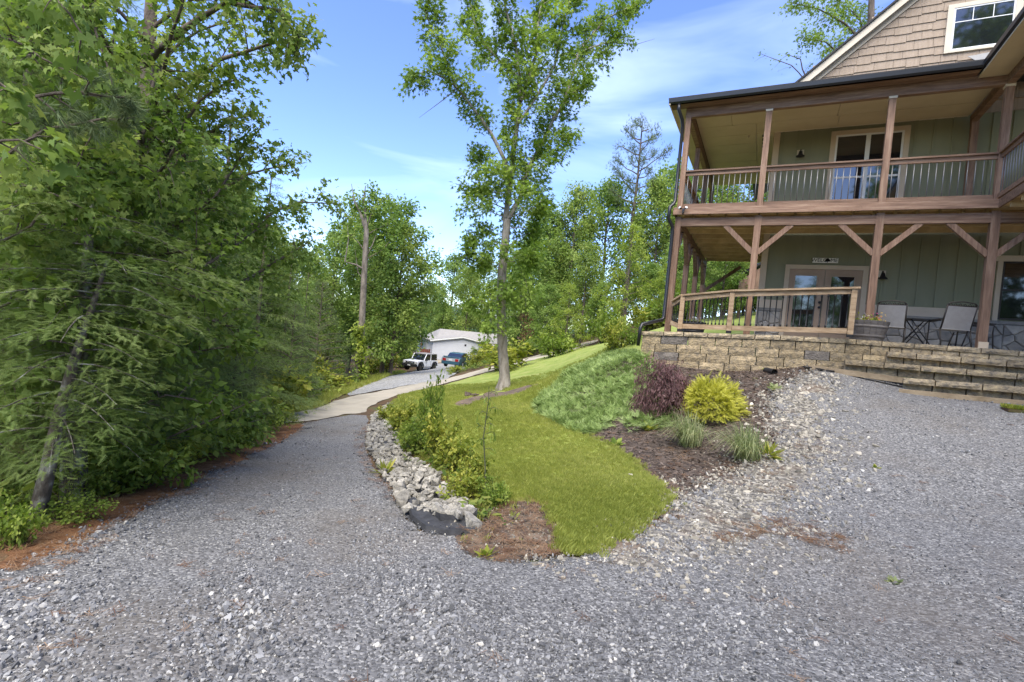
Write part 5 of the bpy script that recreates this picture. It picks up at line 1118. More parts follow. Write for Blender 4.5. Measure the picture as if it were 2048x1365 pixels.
f.limb(local([(-5.444, -11.066, 2.513), (-4.780, -11.061, 2.794), (-4.400, -10.977, 2.993), (-4.028, -10.897, 3.178), (-3.497, -10.736, 3.386)], b0), .055, .02, start=.62, **kw)
f.finish(t, MT['bark'], .125, T_MAPLE, LM['maple'])
f = Fol(23)
for e in ([(-2.630, -13.495, 0.103), (-2.284, -13.429, 0.256), (-2.104, -13.337, 0.293), (-1.962, -13.266, 0.240)], [(-2.774, -13.202, 1.738), (-2.420, -13.139, 1.511), (-2.271, -13.066, 1.340), (-2.174, -13.020, 1.201)], [(-2.806, -13.460, 0.777), (-2.578, -13.345, 0.765), (-2.440, -13.276, 0.671)]): f.limb(local(e, b0), .012, .005, start=.2, per_m=6, sub=.28, k=12, sig=.06, droop=.9)
f.leaves('near_leaves', .15, T_MAPLE, LM['maple'], t); f.mb.build('near_twig', MT['bark'], t)
f = Fol(24)
kw = dict(per_m=7, sub=.5, k=34, sig=.09, droop=.6)
for e in ([(-4.247, -13.054, 1.609), (-3.686, -12.884, 1.468), (-3.304, -12.694, 1.282), (-3.258, -12.447, 1.261)], [(-4.596, -12.994, 2.285), (-3.979, -12.684, 2.158), (-3.689, -12.315, 2.035)], [(-3.821, -13.089, 0.102), (-3.297, -12.935, 0.169), (-3.021, -12.796, 0.112), (-2.903, -12.626, 0.024)], [(-4.101, -12.514, 2.596), (-3.599, -12.384, 1.878), (-3.365, -12.277, 1.260), (-3.403, -12.191, 0.905)], [(-3.977, -12.953, -0.404), (-3.322, -12.841, -0.154), (-3.145, -12.629, 0.436), (-3.137, -12.506, 0.801)]): f.limb(local(e, b0), .014, .005, start=.05, **kw)
f.leaves('near_leaves', .115, T_MAPLE, LM['maple'], t); f.mb.build('near_twig', MT['bark'], t)
kw = dict(per_m=6.5, sub=.5, k=34, sig=.09, droop=.6)
for n_, e in enumerate(([(-4.019, -11.884, -2.113), (-3.185, -11.679, -1.725), (-3.035, -11.269, -1.846)], [(-3.693, -12.377, -1.295), (-3.222, -12.134, -1.043), (-2.975, -11.786, -1.162)], [(-4.141, -11.280, -2.514), (-3.645, -10.799, -2.173), (-3.752, -10.177, -1.978)], [(-4.256, -12.786, -1.951), (-3.712, -12.728, -1.587), (-3.456, -12.599, -1.606)], [(-4.393, -11.053, -1.480), (-3.924, -10.700, -1.296), (-4.006, -10.067, -1.223)], [(-3.916, -11.803, -0.519), (-3.462, -11.573, -0.527), (-3.381, -11.088, -0.762)], [(-5.360, -9.890, -3.045), (-5.085, -9.518, -2.638), (-5.082, -9.068, -2.606)], [(-3.999, -12.976, -1.056), (-3.473, -12.817, -0.825), (-3.192, -12.563, -0.830)])):
    f = Fol(260+n_); f.limb(local(e, b0), .014, .005, start=.05, **kw); f.leaves('low_leaves', .11, T_KITE, LM['maple'], t); f.mb.build('low_twig', MT['bark'], t)
f = Fol(25)
for e in ([(-3.379, -13.190, 0.752), (-2.884, -13.050, 0.815), (-2.532, -12.870, 0.894), (-2.326, -12.653, 0.928)], [(-3.685, -13.016, 0.339), (-3.150, -12.851, 0.662), (-2.737, -12.640, 0.793), (-2.587, -12.450, 0.879)]): f.limb(local(e, b0), .018, .006, start=.2, per_m=8, sub=.34, k=16, sig=.03, droop=.2)
f.leaves('pine_spray', .15, T_PINE, LM['pine'], t); f.mb.build('near_twig', MT['bark'], t)
tocam = lambda p: Vector((CAM.x-p[0], CAM.y-p[1], 0)).normalized()
HT = [(-3.037, -12.744, -2.788), (-2.977, -12.704, -2.248), (-3.001, -12.652, -1.813), (-2.993, -12.584, -1.364), (-3.044, -12.491, -0.999), (-3.095, -12.399, -0.666), (-3.161, -12.315, -0.369)]
b0 = (HT[0][0], HT[0][1], g1(HT[0][0], HT[0][1])-.1)
t = thing('hemlock_tree', 'thin leaning hemlock with lichen spotted bark at the far left edge of the driveway', 'tree', b0)
f = Fol(31); f.hemlock(local(HT, b0), .068, .012, .30, 40, lambda u: .75+.35*u, .07, None); f.finish(t, MT['barklichen'], .08, T_FROND, LM['hemlock'])
HT2 = [(-3.704, -12.189, -2.973), (-3.762, -12.207, -2.349), (-3.811, -12.220, -1.725), (-3.809, -12.206, -0.990), (-3.887, -12.176, -0.253), (-3.951, -12.143, 0.286)]
b0 = (HT2[0][0], HT2[0][1], g1(HT2[0][0], HT2[0][1])-.1)
hem = thing('hemlock_tree', 'dark upright hemlock trunk just right of the leaning hemlock', 'tree', b0)
f = Fol(33); f.hemlock(local(HT2, b0), .13, .02, .26, 48, lambda u: 1.0+.5*u, .085, None); f.finish(hem, MT['barklichen'], .09, T_FROND, LM['hemlock'])
# generic hemlock and pine for the depth of the wood
fh = Fol(37); fh.hemlock([(0, 0, -.3), (.05, 0, 3), (0, .06, 6), (.03, 0, 9), (0, 0, 11)], .13, .02, .10, 76, lambda u: 2.9*(1-u)+.35, .14)
HS = [(-6.729, -9.868, 2.907), (-8.820, -7.676, 4.004), (-11.063, -4.889, 3.317), (-7.635, -11.561, 5.819), (-5.615, -12.779, 5.656), (-14.607, -1.079, 2.164), (-12.336, -8.897, 8.681), (-19.758, 4.160, 1.504), (-7.202, -8.987, 1.090), (-13.175, -10.443, 8.776), (-5.314, -11.506, 2.716), (-5.222, -12.020, 1.259), (-6.130, -10.686, 1.526)]
h0 = None
hl = 'green hemlock standing deeper in the wood along the driveway'
for i, (x, y, zt) in enumerate(HS):
    z = g1(x, y); k = max(.45, min(1.5, (zt-z)/11))
    if h0 is None: h0 = make_tree('hemlock_tree', hl, 'tree', fh, (x, y, z), MT['bark'], .145, T_FROND, LM['hemlock'], 'hemlocks in the wood left of the driveway', 0, (k, k, k))
    else: dup(h0, (x, y, z), 1.7*i, (min(k, 1.1),)*2+(k,), hl)
fp = Fol(41)
def pine_tree(f, H, Rr, base, nb, r0, tiers=1.):
    pts = [(0, 0, -.3)]+[(f.r.gauss(0, .03*H/10), f.r.gauss(0, .03*H/10), H*i/8) for i in range(1, 9)]; f.tube([Vector(p) for p in pts], r0, r0*.15, 10)
    for i in range(nb):
        t = (i+f.r.random())/nb; z = H*(base+(1-base)*t); az = 2.4*i+f.r.uniform(-.4, .4); ln = Rr*(1.05-t)*f.r.uniform(.7, 1.2)+.3; d = Vector((math.cos(az), math.sin(az), .22+.3*t)); p = Vector((0, 0, z))
        f.limb([p, p+d*ln*.5, p+d*ln+Vector((0, 0, -.05*ln))], .03*ln, .008, .25, 3.0, .55, 20, .10, .0, .3)
pine_tree(fp, 9, 2.6, .08, 60, .14)
PS = [(-18.468, 1.450, 1.731), (-23.024, 8.111, 1.364), (-7.737, -7.800, -0.980), (-9.612, -8.638, 3.882), (-12.650, -2.329, -0.434)]
p0 = None
pl = ['soft grey green white pine beyond the block light pillar', 'white pine behind the verge shrubs, left of the broken topped tree', 'small white pine with a short dark trunk at the bend of the driveway', 'white pine in the wood left of the driveway, half hidden by broad leaves', 'low white pine beside the cut block at the road junction']
for i, (x, y, zt) in enumerate(PS):
    z = g1(x, y); k = max(.3, (zt-z)/9)
    if p0 is None: p0 = make_tree('pine_tree', pl[0], 'tree', fp, (x, y, z), MT['bark'], .17, T_PINE, LM['pine'], None, 0, (k, k, k))
    else: dup(p0, (x, y, z), 1.3*i, (k, k, k), pl[i])
# tall thin crowned pine on the right skyline
f = Fol(45); H = 10
pts = [(0, 0, -.3), (.05, 0, 3), (-.03, .02, 5), (.04, 0, 7), (0, 0, 9.6)]; f.tube([Vector(p) for p in pts], .17, .03, 10)
for i in range(26):
    t_ = (i+f.r.random())/26; z = 5.2+4.3*t_; az = 2.4*i; ln = (1.8*(1-t_)**.6+.35)*f.r.uniform(.6, 1.2); d = Vector((math.cos(az), math.sin(az), .35)); p = Vector((0, 0, z)); f.limb([p, p+d*ln*.5, p+d*ln+Vector((0, 0, .1*ln))], .035, .012, .5, 4.5, .42, 30, .12, -.2, .5)
x, y, zt = [(-12.954, 44.607, 26.359)][0]; z = g1(x, y); k = (zt-z)/9.9
make_tree('pine_tree', 'tall bare stemmed pine with a sparse flat crown on the right skyline', 'tree', f, (x, y, z), MT['bark'], .17, T_PINE, LM['pine'], None, 0, (k*.82, k*.82, k))
# broadleaf forest
dome = lambda t: max(.15, math.sin(math.pi*(.16+.80*t)))**.8
cone = lambda t: 1.05*(1-t)**.8+.12
F0 = [gen_tree(51, 10, 2.9, .08, 46, dome, .15, 66, .95, .22), gen_tree(52, 10, 2.6, .12, 44, dome, .14, 64, .9, .24, up=.7), gen_tree(53, 10, 3.2, .06, 48, lambda t: .7*dome(t)+.4*(1-t), .16, 62, 1.0, .24)]
protos = []
FT = [(-10.407, 52.624, 24.096), (-9.882, 43.921, 19.125), (-16.923, 47.080, 20.879), (-18.945, 41.571, 17.985), (-22.450, 42.037, 16.142), (-22.047, 35.515, 10.381), (-6.262, 47.998, 21.440), (-5.797, 34.779, 9.681), (-14.677, 34.764, 9.670), (-16.289, 29.462, 4.483), (-41.407, 59.341, 12.647), (-44.918, 55.319, 12.271), (-38.348, 49.679, 8.977), (-48.988, 55.499, 7.110), (-37.539, 61.301, 12.631), (-28.435, 54.702, 16.871), (-25.345, 17.025, 9.715), (-34.480, 22.488, 10.829), (-33.380, 18.560, 7.640), (-30.206, 13.441, 4.393), (-39.973, 37.643, 4.977), (-43.951, 35.628, 9.827), (-26.457, 8.614, 4.524), (-17.410, -0.257, 3.433), (-16.856, -2.218, 4.121), (-15.323, -4.805, 5.629), (-15.246, -7.008, 7.216), (-14.394, -8.819, 6.777), (-13.175, -10.443, 6.029), (-28.781, 5.194, 8.261), (-28.392, 0.906, 10.401), (-28.451, -2.488, 11.348), (-26.326, -5.896, 11.216), (-20.238, -9.538, 9.080), (-48.046, 8.886, 16.531), (-0.766, 21.632, 11.687), (1.443, 20.509, 10.854), (3.516, 23.801, 11.805), (5.516, 38.269, 12.259), (-1.668, 25.659, 5.876), (0.450, 28.975, 7.671), (-2.056, 47.887, 17.354), (-43.738, 51.432, 3.546), (-38.256, 56.452, 4.362), (-26.140, 44.652, 6.456), (-47.696, 49.427, 1.524), (-24.018, 16.577, 7.452), (-42.693, 29.538, 1.359), (-42.196, 25.305, 2.631), (-40.123, 17.386, 4.091), (-12.216, 33.769, 5.468), (-7.312, 31.769, 7.211), (-3.717, 31.348, 5.447), (-22.281, 46.608, 9.507), (0.195, 15.391, 5.626), (1.233, 17.039, 6.261), (-1.088, 18.105, 5.573)]
for i, (x, y, zt) in enumerate(FT):
    z = g1(x, y); k = max(.5, (zt-z)/10.3); side = 'right' if x*0.887+y*.451 > 10 else 'left'
    lb, gp = (('leafy green tree in the forest edge beyond the concrete road', 'forest trees beyond the road') if i < 16 or i in (42, 43, 44, 50, 51, 52, 53) else ('leafy green tree in the wood behind the pad and verge', 'forest trees left of the white building') if i < 35 or 44 < i < 54 else ('leafy tree in the woods behind the house porch', 'trees behind the house'))
    v = (i*7+i//3) % 3
    if len(protos) <= v and v == len(protos):
        protos.append(make_tree('forest_tree', lb, 'tree', F0[v], (x, y, z), MT['bark'], (.19, .185, .20)[v], T_KITE, (LM['forest'], LM['forest2'], LM['forest'])[v], gp, i, (k*.95, k*.95, k)))
    else: dup(protos[v % len(protos)], (x, y, z), 1.1*i, (k*RNG.uniform(.8, 1.1), k*RNG.uniform(.8, 1.1), k), lb, gp)
f = gen_tree(56, 10, 3.0, .03, 44, cone, .15, 46, .8, .18, up=.35)
x, y, zt = [(-8.665, 28.841, 10.325)][0]; z = g1(x, y); k = (zt-z)/10.3
cn = make_tree('tulip_tree', 'bright green cone shaped tree below the tall pine', 'tree', f, (x, y, z), MT['bark'], .165, T_KITE, LM['bright'], None, 0, (k*.9, k*.9, k))
x, y, zt = [(-11.784, 22.776, 3.965)][0]; z = g1(x, y); k = (zt-z)/10.3
dup(cn, (x, y, z), 2, (k*1.05, k*1.05, k), 'small bright yellow green tree left of the cone shaped tree')
x, y, zt = [(-4.947, 26.240, 6.295)][0]; z = g1(x, y); k = (zt-z)/10.3
dup(cn, (x, y, z), 4, (k*1.1, k*1.1, k), 'rounded bright green tree against the left corner of the porch')
# bare topped snag
x, y, zt = [(-45.738, 48.176, 11.518)][0]; z = g1(x, y); f = Fol(58)
f.tube([Vector((0, 0, -.3)), Vector((.1, 0, 5)), Vector((0, .1, 9)), Vector((.05, 0, zt-z))], .2, .03, 8)
for i in range(16):
    h = (zt-z)*(.55+.42*i/16); a = 2.4*i; f.limb([Vector((0, 0, h)), Vector((math.cos(a)*.8, math.sin(a)*.8, h+.8)), Vector((math.cos(a)*1.3, math.sin(a)*1.3, h+1.7))], .05, .01, .3, 1, .5, 5, .15, .3)
make_tree('snag_tree', 'thin bare topped tree poking above the woods left of the oak', 'tree', f, (x, y, z), MT['bark2'], .2, T_KITE, LM['forest'])
# oak behind the gable
b0 = [(7.005, 17.805, 4.008)][0]; b0 = (b0[0], b0[1], g1(b0[0], b0[1]))
t = thing('oak_tree', 'oak whose limbs reach out from behind the gable roof', 'tree', b0); f = Fol(61)
f.mb.tube(local([b0]+list([(6.472, 17.661, 11.034), (6.090, 17.565, 16.442), (5.808, 17.500, 20.771)]), b0), [.3, .25, .2, .12], 10, False)
kw = dict(per_m=5, sub=.95, k=56, sig=.17, droop=.35)
for e in ([(6.243, 17.603, 14.279), (4.902, 16.498, 15.529), (3.853, 15.641, 16.164), (2.656, 14.698, 16.106)], [(6.090, 17.565, 16.442), (4.762, 16.914, 17.661), (3.484, 16.278, 18.340), (2.004, 15.533, 18.589)], [(5.859, 17.515, 20.231), (4.366, 17.087, 19.748), (2.884, 16.565, 20.013)], [(6.343, 17.635, 13.200), (5.263, 17.808, 15.889), (4.449, 17.638, 16.902)], [(6.140, 17.580, 15.903), (5.566, 18.461, 18.701), (4.772, 18.526, 19.748)]): f.limb(local(e, b0), .08, .015, start=.3, **kw)
f.limb(local([(4.141, 15.846, 13.195), (3.132, 15.128, 14.172), (2.766, 14.845, 14.998), (2.042, 14.369, 15.174)], b0), .05, .012, start=.5, per_m=2, sub=.7, k=9, sig=.12)
f.limb(local([(3.144, 15.132, 14.041), (2.442, 14.563, 14.640), (1.495, 13.860, 14.732), (0.774, 13.500, 14.993)], b0), .03, .006, start=.3, per_m=2.2, sub=.7, k=3, sig=.1)
f.mb.tube(local([(6.523, 17.677, 10.495), (5.249, 16.607, 11.808), (4.141, 15.846, 13.195)], b0), [.08, .06, .05], 6, False)
f.finish(t, MT['bark'], .23, T_OAK, LM['oak'])

# ------------------------------------------------------------------ shrubs, saplings and garden plants
def bush(seed, H, Rr, nb, k, sig, sub):
    f = Fol(seed)
    for i in range(nb):
        az = 2.4*i+f.r.uniform(-.4, .4); u = f.r.uniform(.25, 1.45); ln = H*f.r.uniform(.75, 1.1); d = Vector((math.cos(az)*math.cos(u)*Rr/H, math.sin(az)*math.cos(u)*Rr/H, math.sin(u))); p = Vector((f.r.gauss(0, .05), f.r.gauss(0, .05), -.03))
        f.limb([p, p+d*ln*.5+Vector((0, 0, .05)), p+d*ln], .012, .004, .15, 7/H, sub, k, sig, .4)
    return f
B0 = [bush(71, 1, .9, 12, 16, .07, .30), bush(72, 1, .75, 10, 18, .07, .28), bush(73, 1, 1.1, 13, 15, .08, .34)]
BM = [LM['shrub'], LM['weed'], LM['shrub']]; bp = [None]*3
def put_bush(v, x, y, H, wd, label, group=None, cat='shrub', rz=0):
    z = g1(x, y)-.02
    if bp[v] is None: bp[v] = make_tree('shrub', label, cat, B0[v], (x, y, z), MT['stake'], (.115, .12, .10)[v], T_KITE, BM[v], group, rz, (wd, wd, H))
    else:
        r = dup(bp[v], (x, y, z), rz, (wd, wd, H), label, group or '')
        if not group and 'group' in r: del r['group']
    return z
rg2 = random.Random(77)
for i, (x, y) in enumerate([(-2.364, -13.103), (-2.788, -12.560), (-3.910, -11.827), (-3.987, -11.487), (-4.530, -10.856), (-5.154, -10.156), (-5.841, -9.322), (-6.271, -8.656), (-7.943, -6.877), (-9.861, -4.796), (-3.461, -12.774), (-5.493, -10.874), (-6.248, -9.762), (-2.552, -13.343), (-7.698, -8.238), (-5.282, -10.654), (-3.698, -12.190), (-9.956, -5.457)]):
    q_ = .4 if i in (0, 1, 10, 13, 16) else 1
    put_bush((0, 2, 0, 2, 1)[i % 5], x, y, q_*rg2.uniform(.5, 1.15), q_*rg2.uniform(.45, .85), 'low leafy bush in the undergrowth along the left edge of the driveway', 'undergrowth bushes left of the driveway', rz=i)
for i, (x, y) in enumerate([(-12.324, -3.077), (-16.310, 0.985), (-19.069, 4.386), (-21.604, 7.759), (-23.006, 10.347), (-29.277, 20.365), (-32.358, 25.596), (-34.299, 30.301), (-27.716, 14.139), (-27.274, 12.025), (-25.447, 8.726)]):
    put_bush((1, 0, 1)[i % 3], x, y, rg2.uniform(1.6, 2.8)*(.62 if 3 <= i <= 5 or i == 8 else 1), rg2.uniform(1.5, 2.3), 'rounded roadside shrub behind the grass verge', 'shrubs behind the verge', rz=i)
x, y = [(-18.960, 18.108)][0]; put_bush(1, x, y, .55, .9, 'low weeds in front of the dark blue car')
for i, (x, y) in enumerate([(-21.805, 25.794), (-26.954, 37.402), (-26.205, 40.378), (-24.559, 41.870), (-23.103, 43.863), (-20.894, 45.027), (-18.151, 44.700), (-16.431, 45.220), (-29.230, 39.469), (-27.020, 44.649), (-24.413, 50.117), (-26.334, 47.759)]):
    put_bush((1, 1, 0)[i % 3], x, y, rg2.uniform(1.3, 2.4)*(.6 if i < 2 else 1), rg2.uniform(1.2, 2.0), 'yellow green bank shrub above the concrete road', 'shrubs on the road bank', rz=i)
for x, y, v, H, wd, lb in [(*a, *b) for a, b in zip([(-3.645, -6.079), (-5.260, -5.037), (-3.001, -7.258), (-2.338, -7.536), (-1.462, -8.472), (-0.735, -9.095), (-0.115, -9.671), (-4.893, 12.148), (-3.881, 12.016), (-8.548, -1.752), (-0.537, -9.596)], [
    (0, 1.30, .42, 'tall leafy maple shoot clump in the weedy bank beside the rock ditch'), (1, .75, .6, 'low yellow green weeds at the far end of the weedy bank'), (0, .75, .6, 'spreading leafy weed in the middle of the bank, left of the tall clump'), (1, .8, .55, 'pale weed clump directly below the tall maple shoots'), (1, .6, .5, 'fluffy yellow green weed below the thin sapling'), (1, .5, .36, 'pale big leaved seedling at the near end of the bank'), (0, .36, .3, 'small dark leaved weed beside the bare dirt patch'), (1, 1.7, 1.2, 'loose yellow green bush at the top of the lawn by the road'), (0, 1.1, 1.0, 'low shrub behind the left end of the block wall'), (1, .5, .5, 'weeds at the top of the rock ditch by the road'), (1, .42, .4, 'sprawling weed on the rock ditch edge near the black sheet')])]:
    put_bush(v, x, y, H, wd, lb, None, rz=x)
# thin sapling
x, y = [(-0.444, -9.247)][0]; z = g1(x, y)
t = thing('sapling', 'thin dark stemmed sapling standing tall above the weeds beside the lawn', 'sapling', (x, y, z)); f = Fol(81)
f.tube([Vector((0, 0, -.03)), Vector((-.05, 0, .35)), Vector((-.13, .03, .7)), Vector((-.12, .05, 1.15)), Vector((-.13, .05, 1.35))], .012, .004, 6)
for i in range(12):
    h = .55+.065*i; a = 2.4*i; f.limb([Vector((-.10, .03, h)), Vector((-.10+.07*math.cos(a), .03+.07*math.sin(a), h+.03)), Vector((-.10+.13*math.cos(a), .03+.13*math.sin(a), h+.01))], .004, .002, .3, 5, .08, 4, .02, .6)
f.finish(t, MT['stake'], .085, T_LANCE, LM['shrub'])
# gold cypress mound
x, y = [(1.729, -4.755)][0]; z = g1(x, y)
t = thing('cypress_shrub', 'mounded golden yellow threadleaf shrub in the mulch bed', 'shrub', (x, y, z)); f = Fol(83)
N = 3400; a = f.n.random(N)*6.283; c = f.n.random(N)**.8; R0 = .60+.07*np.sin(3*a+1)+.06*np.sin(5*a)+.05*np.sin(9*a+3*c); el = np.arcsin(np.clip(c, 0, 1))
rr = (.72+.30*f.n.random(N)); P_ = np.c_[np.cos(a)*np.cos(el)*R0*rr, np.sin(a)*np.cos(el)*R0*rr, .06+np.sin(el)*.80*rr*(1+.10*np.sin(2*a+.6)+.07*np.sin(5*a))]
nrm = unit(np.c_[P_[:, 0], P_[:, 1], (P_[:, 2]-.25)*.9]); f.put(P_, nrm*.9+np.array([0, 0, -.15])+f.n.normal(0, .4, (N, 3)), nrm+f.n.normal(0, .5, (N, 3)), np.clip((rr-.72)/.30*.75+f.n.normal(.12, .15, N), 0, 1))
for i in range(9): f.mb.tube([(0, 0, -.03), (.2*math.cos(2.4*i), .2*math.sin(2.4*i), .3), (.4*math.cos(2.4*i), .4*math.sin(2.4*i), .5)], [.02, .012, .004], 5, False)
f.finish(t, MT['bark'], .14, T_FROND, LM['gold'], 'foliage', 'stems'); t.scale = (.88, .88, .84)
# purple laceleaf maple
x, y = [(0.894, -4.783)][0]; z = g1(x, y)
t = thing('japanese_maple', 'purple weeping laceleaf maple between the juniper and the golden shrub', 'shrub', (x, y, z)); f = Fol(85)
for i in range(26):
    az = 2.4*i; ln = f.r.uniform(.35, .75); d = Vector((math.cos(az), math.sin(az), 0)); h = f.r.uniform(.5, 1.25)
    f.limb([Vector((0, 0, .1)), Vector((0, 0, h*.8))+d*.12, Vector((0, 0, h))+d*ln*.55, Vector((0, 0, h-.25))+d*ln*.9, Vector((0, 0, h-.55))+d*ln], .014, .003, .3, 10, .22, 34, .07, .9, 0)
f.finish(t, MT['bark'], .095, T_LANCE, LM['purple'], 'foliage', 'stems'); t.scale = (.8, .8, .9)
# ornamental grass clumps
def clump(label, px, seed, lean, n=420):
    x, y = px; z = g1(x, y); t = thing('ornamental_grass', label, 'ornamental grass', (x, y, z)); r = random.Random(seed); V, F, T_ = [], [], []
    for i in range(n):
        a = r.uniform(0, 6.283); sp = r.uniform(.1, 1)**.7; ln = r.uniform(.45, .85); d = Vector((math.cos(a)*sp, math.sin(a)*sp, 0))+lean*r.uniform(.2, .9); b = Vector((r.gauss(0, .06), r.gauss(0, .06), -.02)); q = Vector((-d.y, d.x, 0)).normalized()*r.uniform(.003, .006); k = len(V)
        for u in (0, .35, .7): p = b+d*ln*u*.75+Vector((0, 0, ln*(1.25*u-.95*sp*u*u))); V += [tuple(p-q*(1-.5*u)), tuple(p+q*(1-.5*u))]
        p = b+d*ln*.78+Vector((0, 0, ln*(1.25-.98*sp-.12))); p.z = max(p.z, .02+.0); V.append(tuple(p)); F += [(k, k+1, k+3, k+2), (k+2, k+3, k+5, k+4), (k+4, k+5, k+6)]; T_ += [r.random()]*7
    me = raw('blades', V, F, LM['tuft'], t).data; at = me.attributes.new('tint', 'FLOAT', 'POINT'); at.data.foreach_set('value', T_)
cp_ = [(1.579, -6.137), (2.465, -6.724), (2.682, -6.226)]
ln_ = Vector((-.55, -.30, 0))
clump('pale arching grass clump below the golden shrub, left of the pair', cp_[0], 91, ln_, 520); clump('pale arching grass clump at the edge of the gravel, right of the pair', cp_[1], 92, ln_, 480)
def hosta(label, px, s, seed, m='shrub', T=T_KITE):
    x, y = px; t = thing('weed_plant', label, 'small plant', (x, y, g1(x, y))); f = Fol(seed); n = 26
    a = f.n.random(n)*6.283; e = f.n.uniform(.15, 1.1, n); d = np.c_[np.cos(a)*np.cos(e), np.sin(a)*np.cos(e), np.sin(e)]; f.put(d*s*.25, d, np.array([0, 0, 1.])+f.n.normal(0, .3, (n, 3)), f.n.random(n)); f.leaves('leaves', s, T, LM[m], t)
for lb, px, s, m in zip(('green leafy weed beside the right grass clump', 'small yellow green plant in the mulch near the drain pipe', 'pale plant in the gravel below the drain pipe', 'yellow weed rooted in front of the lowest step', 'small green weed in the open gravel right of the mulch bed', 'tiny pale weed in the gravel at the right foreground', 'little upright weed in the mulch left of the grass clumps', 'yellow green seedling sprouting at the bottom edge of the dirt patch', 'tuft of grass on the left edge of the rock ditch', 'bright green weed below the juniper edge in the mulch'),
    [(2.720, -6.561), (1.614, -5.082), (2.791, -2.992), (8.613, 3.456), (4.008, -6.619), (3.600, -9.981), (0.493, -6.592), (0.607, -11.085), (-2.551, -8.702), (0.795, -5.498)], (.22, .13, .14, .11, .06, .055, .12, .09, .22, .14), ('weed', 'weed', 'tuft', 'weed', 'weed', 'tuft', 'shrub', 'weed', 'weed', 'weed')): hosta(lb, px, s, int(s*1000), m, T_LANCE if 'tuft' in lb or 'right grass' in lb else T_KITE)
x, y = [(6.434, -3.395)][0]; t = thing('turf_patch', 'square patch of turf at the right edge below the steps', 'turf', (x, y, g1(x, y))); f = Fol(97); n = 2600
P_ = np.c_[f.n.uniform(-.17, .6, n), f.n.uniform(-.16, .16, n), np.full(n, .05)]; f.put(P_, np.array([0, 0, 1.])+f.n.normal(0, .35, (n, 3)), f.n.normal(0, 1, (n, 3)), f.n.random(n)); f.leaves('blades', .07, T_LANCE, LM['weed'], t); MB().box(-.17, .6, -.16, .16, 0, .05).build('sod', MT['soil'], t)
# flowers in the barrel
def flowers(label, x, y, z, n, spread, blooms):
    t = thing('flowers', label, 'flowers', (x, y, z)); f = Fol(n); a = f.n.normal(0, spread, (n, 3)); a[:, 2] = np.abs(a[:, 2])*.5; f.put(a, a*.6+np.array([0, 0, .3])+f.n.normal(0, .4, (n, 3)), np.array([0, 0, 1.])+f.n.normal(0, .4, (n, 3)), f.n.random(n)); f.leaves('leaves', .06, T_KITE, LM['weed'], t)
    for j, (dx, tint) in enumerate(blooms):
        f = Fol(n+j+1); k = 26; P_ = f.n.normal(0, .05, (k, 3))+np.array([dx, 0, .12]); f.put(P_, f.n.normal(0, 1, (k, 3)), np.array([0, -.6, 1.])+f.n.normal(0, .4, (k, 3)), np.full(k, tint)); f.leaves('blossom', .05, T_MAPLE, LM['flower'], t)
flowers('white, pink and yellow flowers in the grey half barrel', S*4.10, S*-.02, S*.33, 320, .13, ((-.08, 0.), (.02, .03), (.16, 1.), (.26, .5)))
flowers('small white flowers in the dark planter behind the railing', S*.45, S*1.25, S*.13, 160, .10, ((-.05, 0.), (.08, 0.)))

# ------------------------------------------------------------------ white building, vehicles, block light
B_ = [(-33.588, 35.191, -5.215), (-28.134, 40.761, -5.035)]; A = Vector(B_[0]); Bv = Vector(B_[1]); fx = (Bv-A); fx.z = 0; W_ = fx.length; fx.normalize(); zg = A.z
wb = thing('white_house', 'low white clapboard building with a grey roof beyond the parked vehicles', 'building', (A.x, A.y, zg), math.atan2(fx.y, fx.x))
MB().prism([(0, -.6), (W_, -.6), (W_, 2.72), (W_*.47, 3.36), (0, 2.72)], 0, 13, 'y').build('wall', MT['vinyl'], wb)
c = MB()
for i in range(18):
    z = .42+.155*i; x0, x1 = 0., W_
    if z > 2.6: k = (z+.15-2.72)/.64; x0 = W_*.47*max(0, k)+.02; x1 = W_-W_*.53*max(0, k)-.02
    if x1-x0 > .3: c.prism([(x0, z), (x1, z), (x1, z+.15), (x0, z+.15)], -.035, -.004)
c.build('clapboards', MT['vinyl'], wb, kind='stuff')
MB().box(-.02, W_+.02, -.05, -.037, -.6, .38).build('foundation', MT['rake'], wb)
def roofp(p, q, y0, y1, th=.12): 
    d = Vector((q[0]-p[0], 0, q[1]-p[1])); return MB().add([(p[0], y0, p[1]), (q[0], y0, q[1]), (q[0], y1, q[1]), (p[0], y1, p[1]), (p[0], y0, p[1]+th), (q[0], y0, q[1]+th), (q[0], y1, q[1]+th), (p[0], y1, p[1]+th)], [(0, 1, 2, 3), (7, 6, 5, 4), (0, 4, 5, 1), (1, 5, 6, 2), (2, 6, 7, 3), (3, 7, 4, 0)])
roofp((-.4, 2.66), (W_*.47, 3.40), -.3, 13.2).build('roof', MT['shingleroof'], wb); roofp((W_*.47, 3.40), (W_+.5, 2.62), -.3, 13.2).build('roof', MT['shingleroof'], wb)
MB().bar((-.4, -.32, 2.66), (W_*.47, -.32, 3.40), .04, .16).bar((W_*.47, -.32, 3.40), (W_+.5, -.32, 2.62), .04, .16).build('rake_board', MT['white'], wb)
MB().box(W_*.51, W_*.54, -.05, -.03, 2.3, 2.55).build('vent', MT['iron'], wb)
MB().box(1.2, 17, 4, 14, -.5, 2.8).build('rear_wing', MT['vinyl'], wb)
MB().add([(1.0, 3.4, 2.85), (17, 3.4, 2.85), (15.4, 9, 4.15), (2.4, 9, 4.15), (1.0, 14.5, 2.85), (17, 14.5, 2.85)], [(0, 1, 2, 3), (3, 2, 5, 4), (0, 3, 4), (1, 5, 2)]).build('roof', MT['shingleroof'], wb)
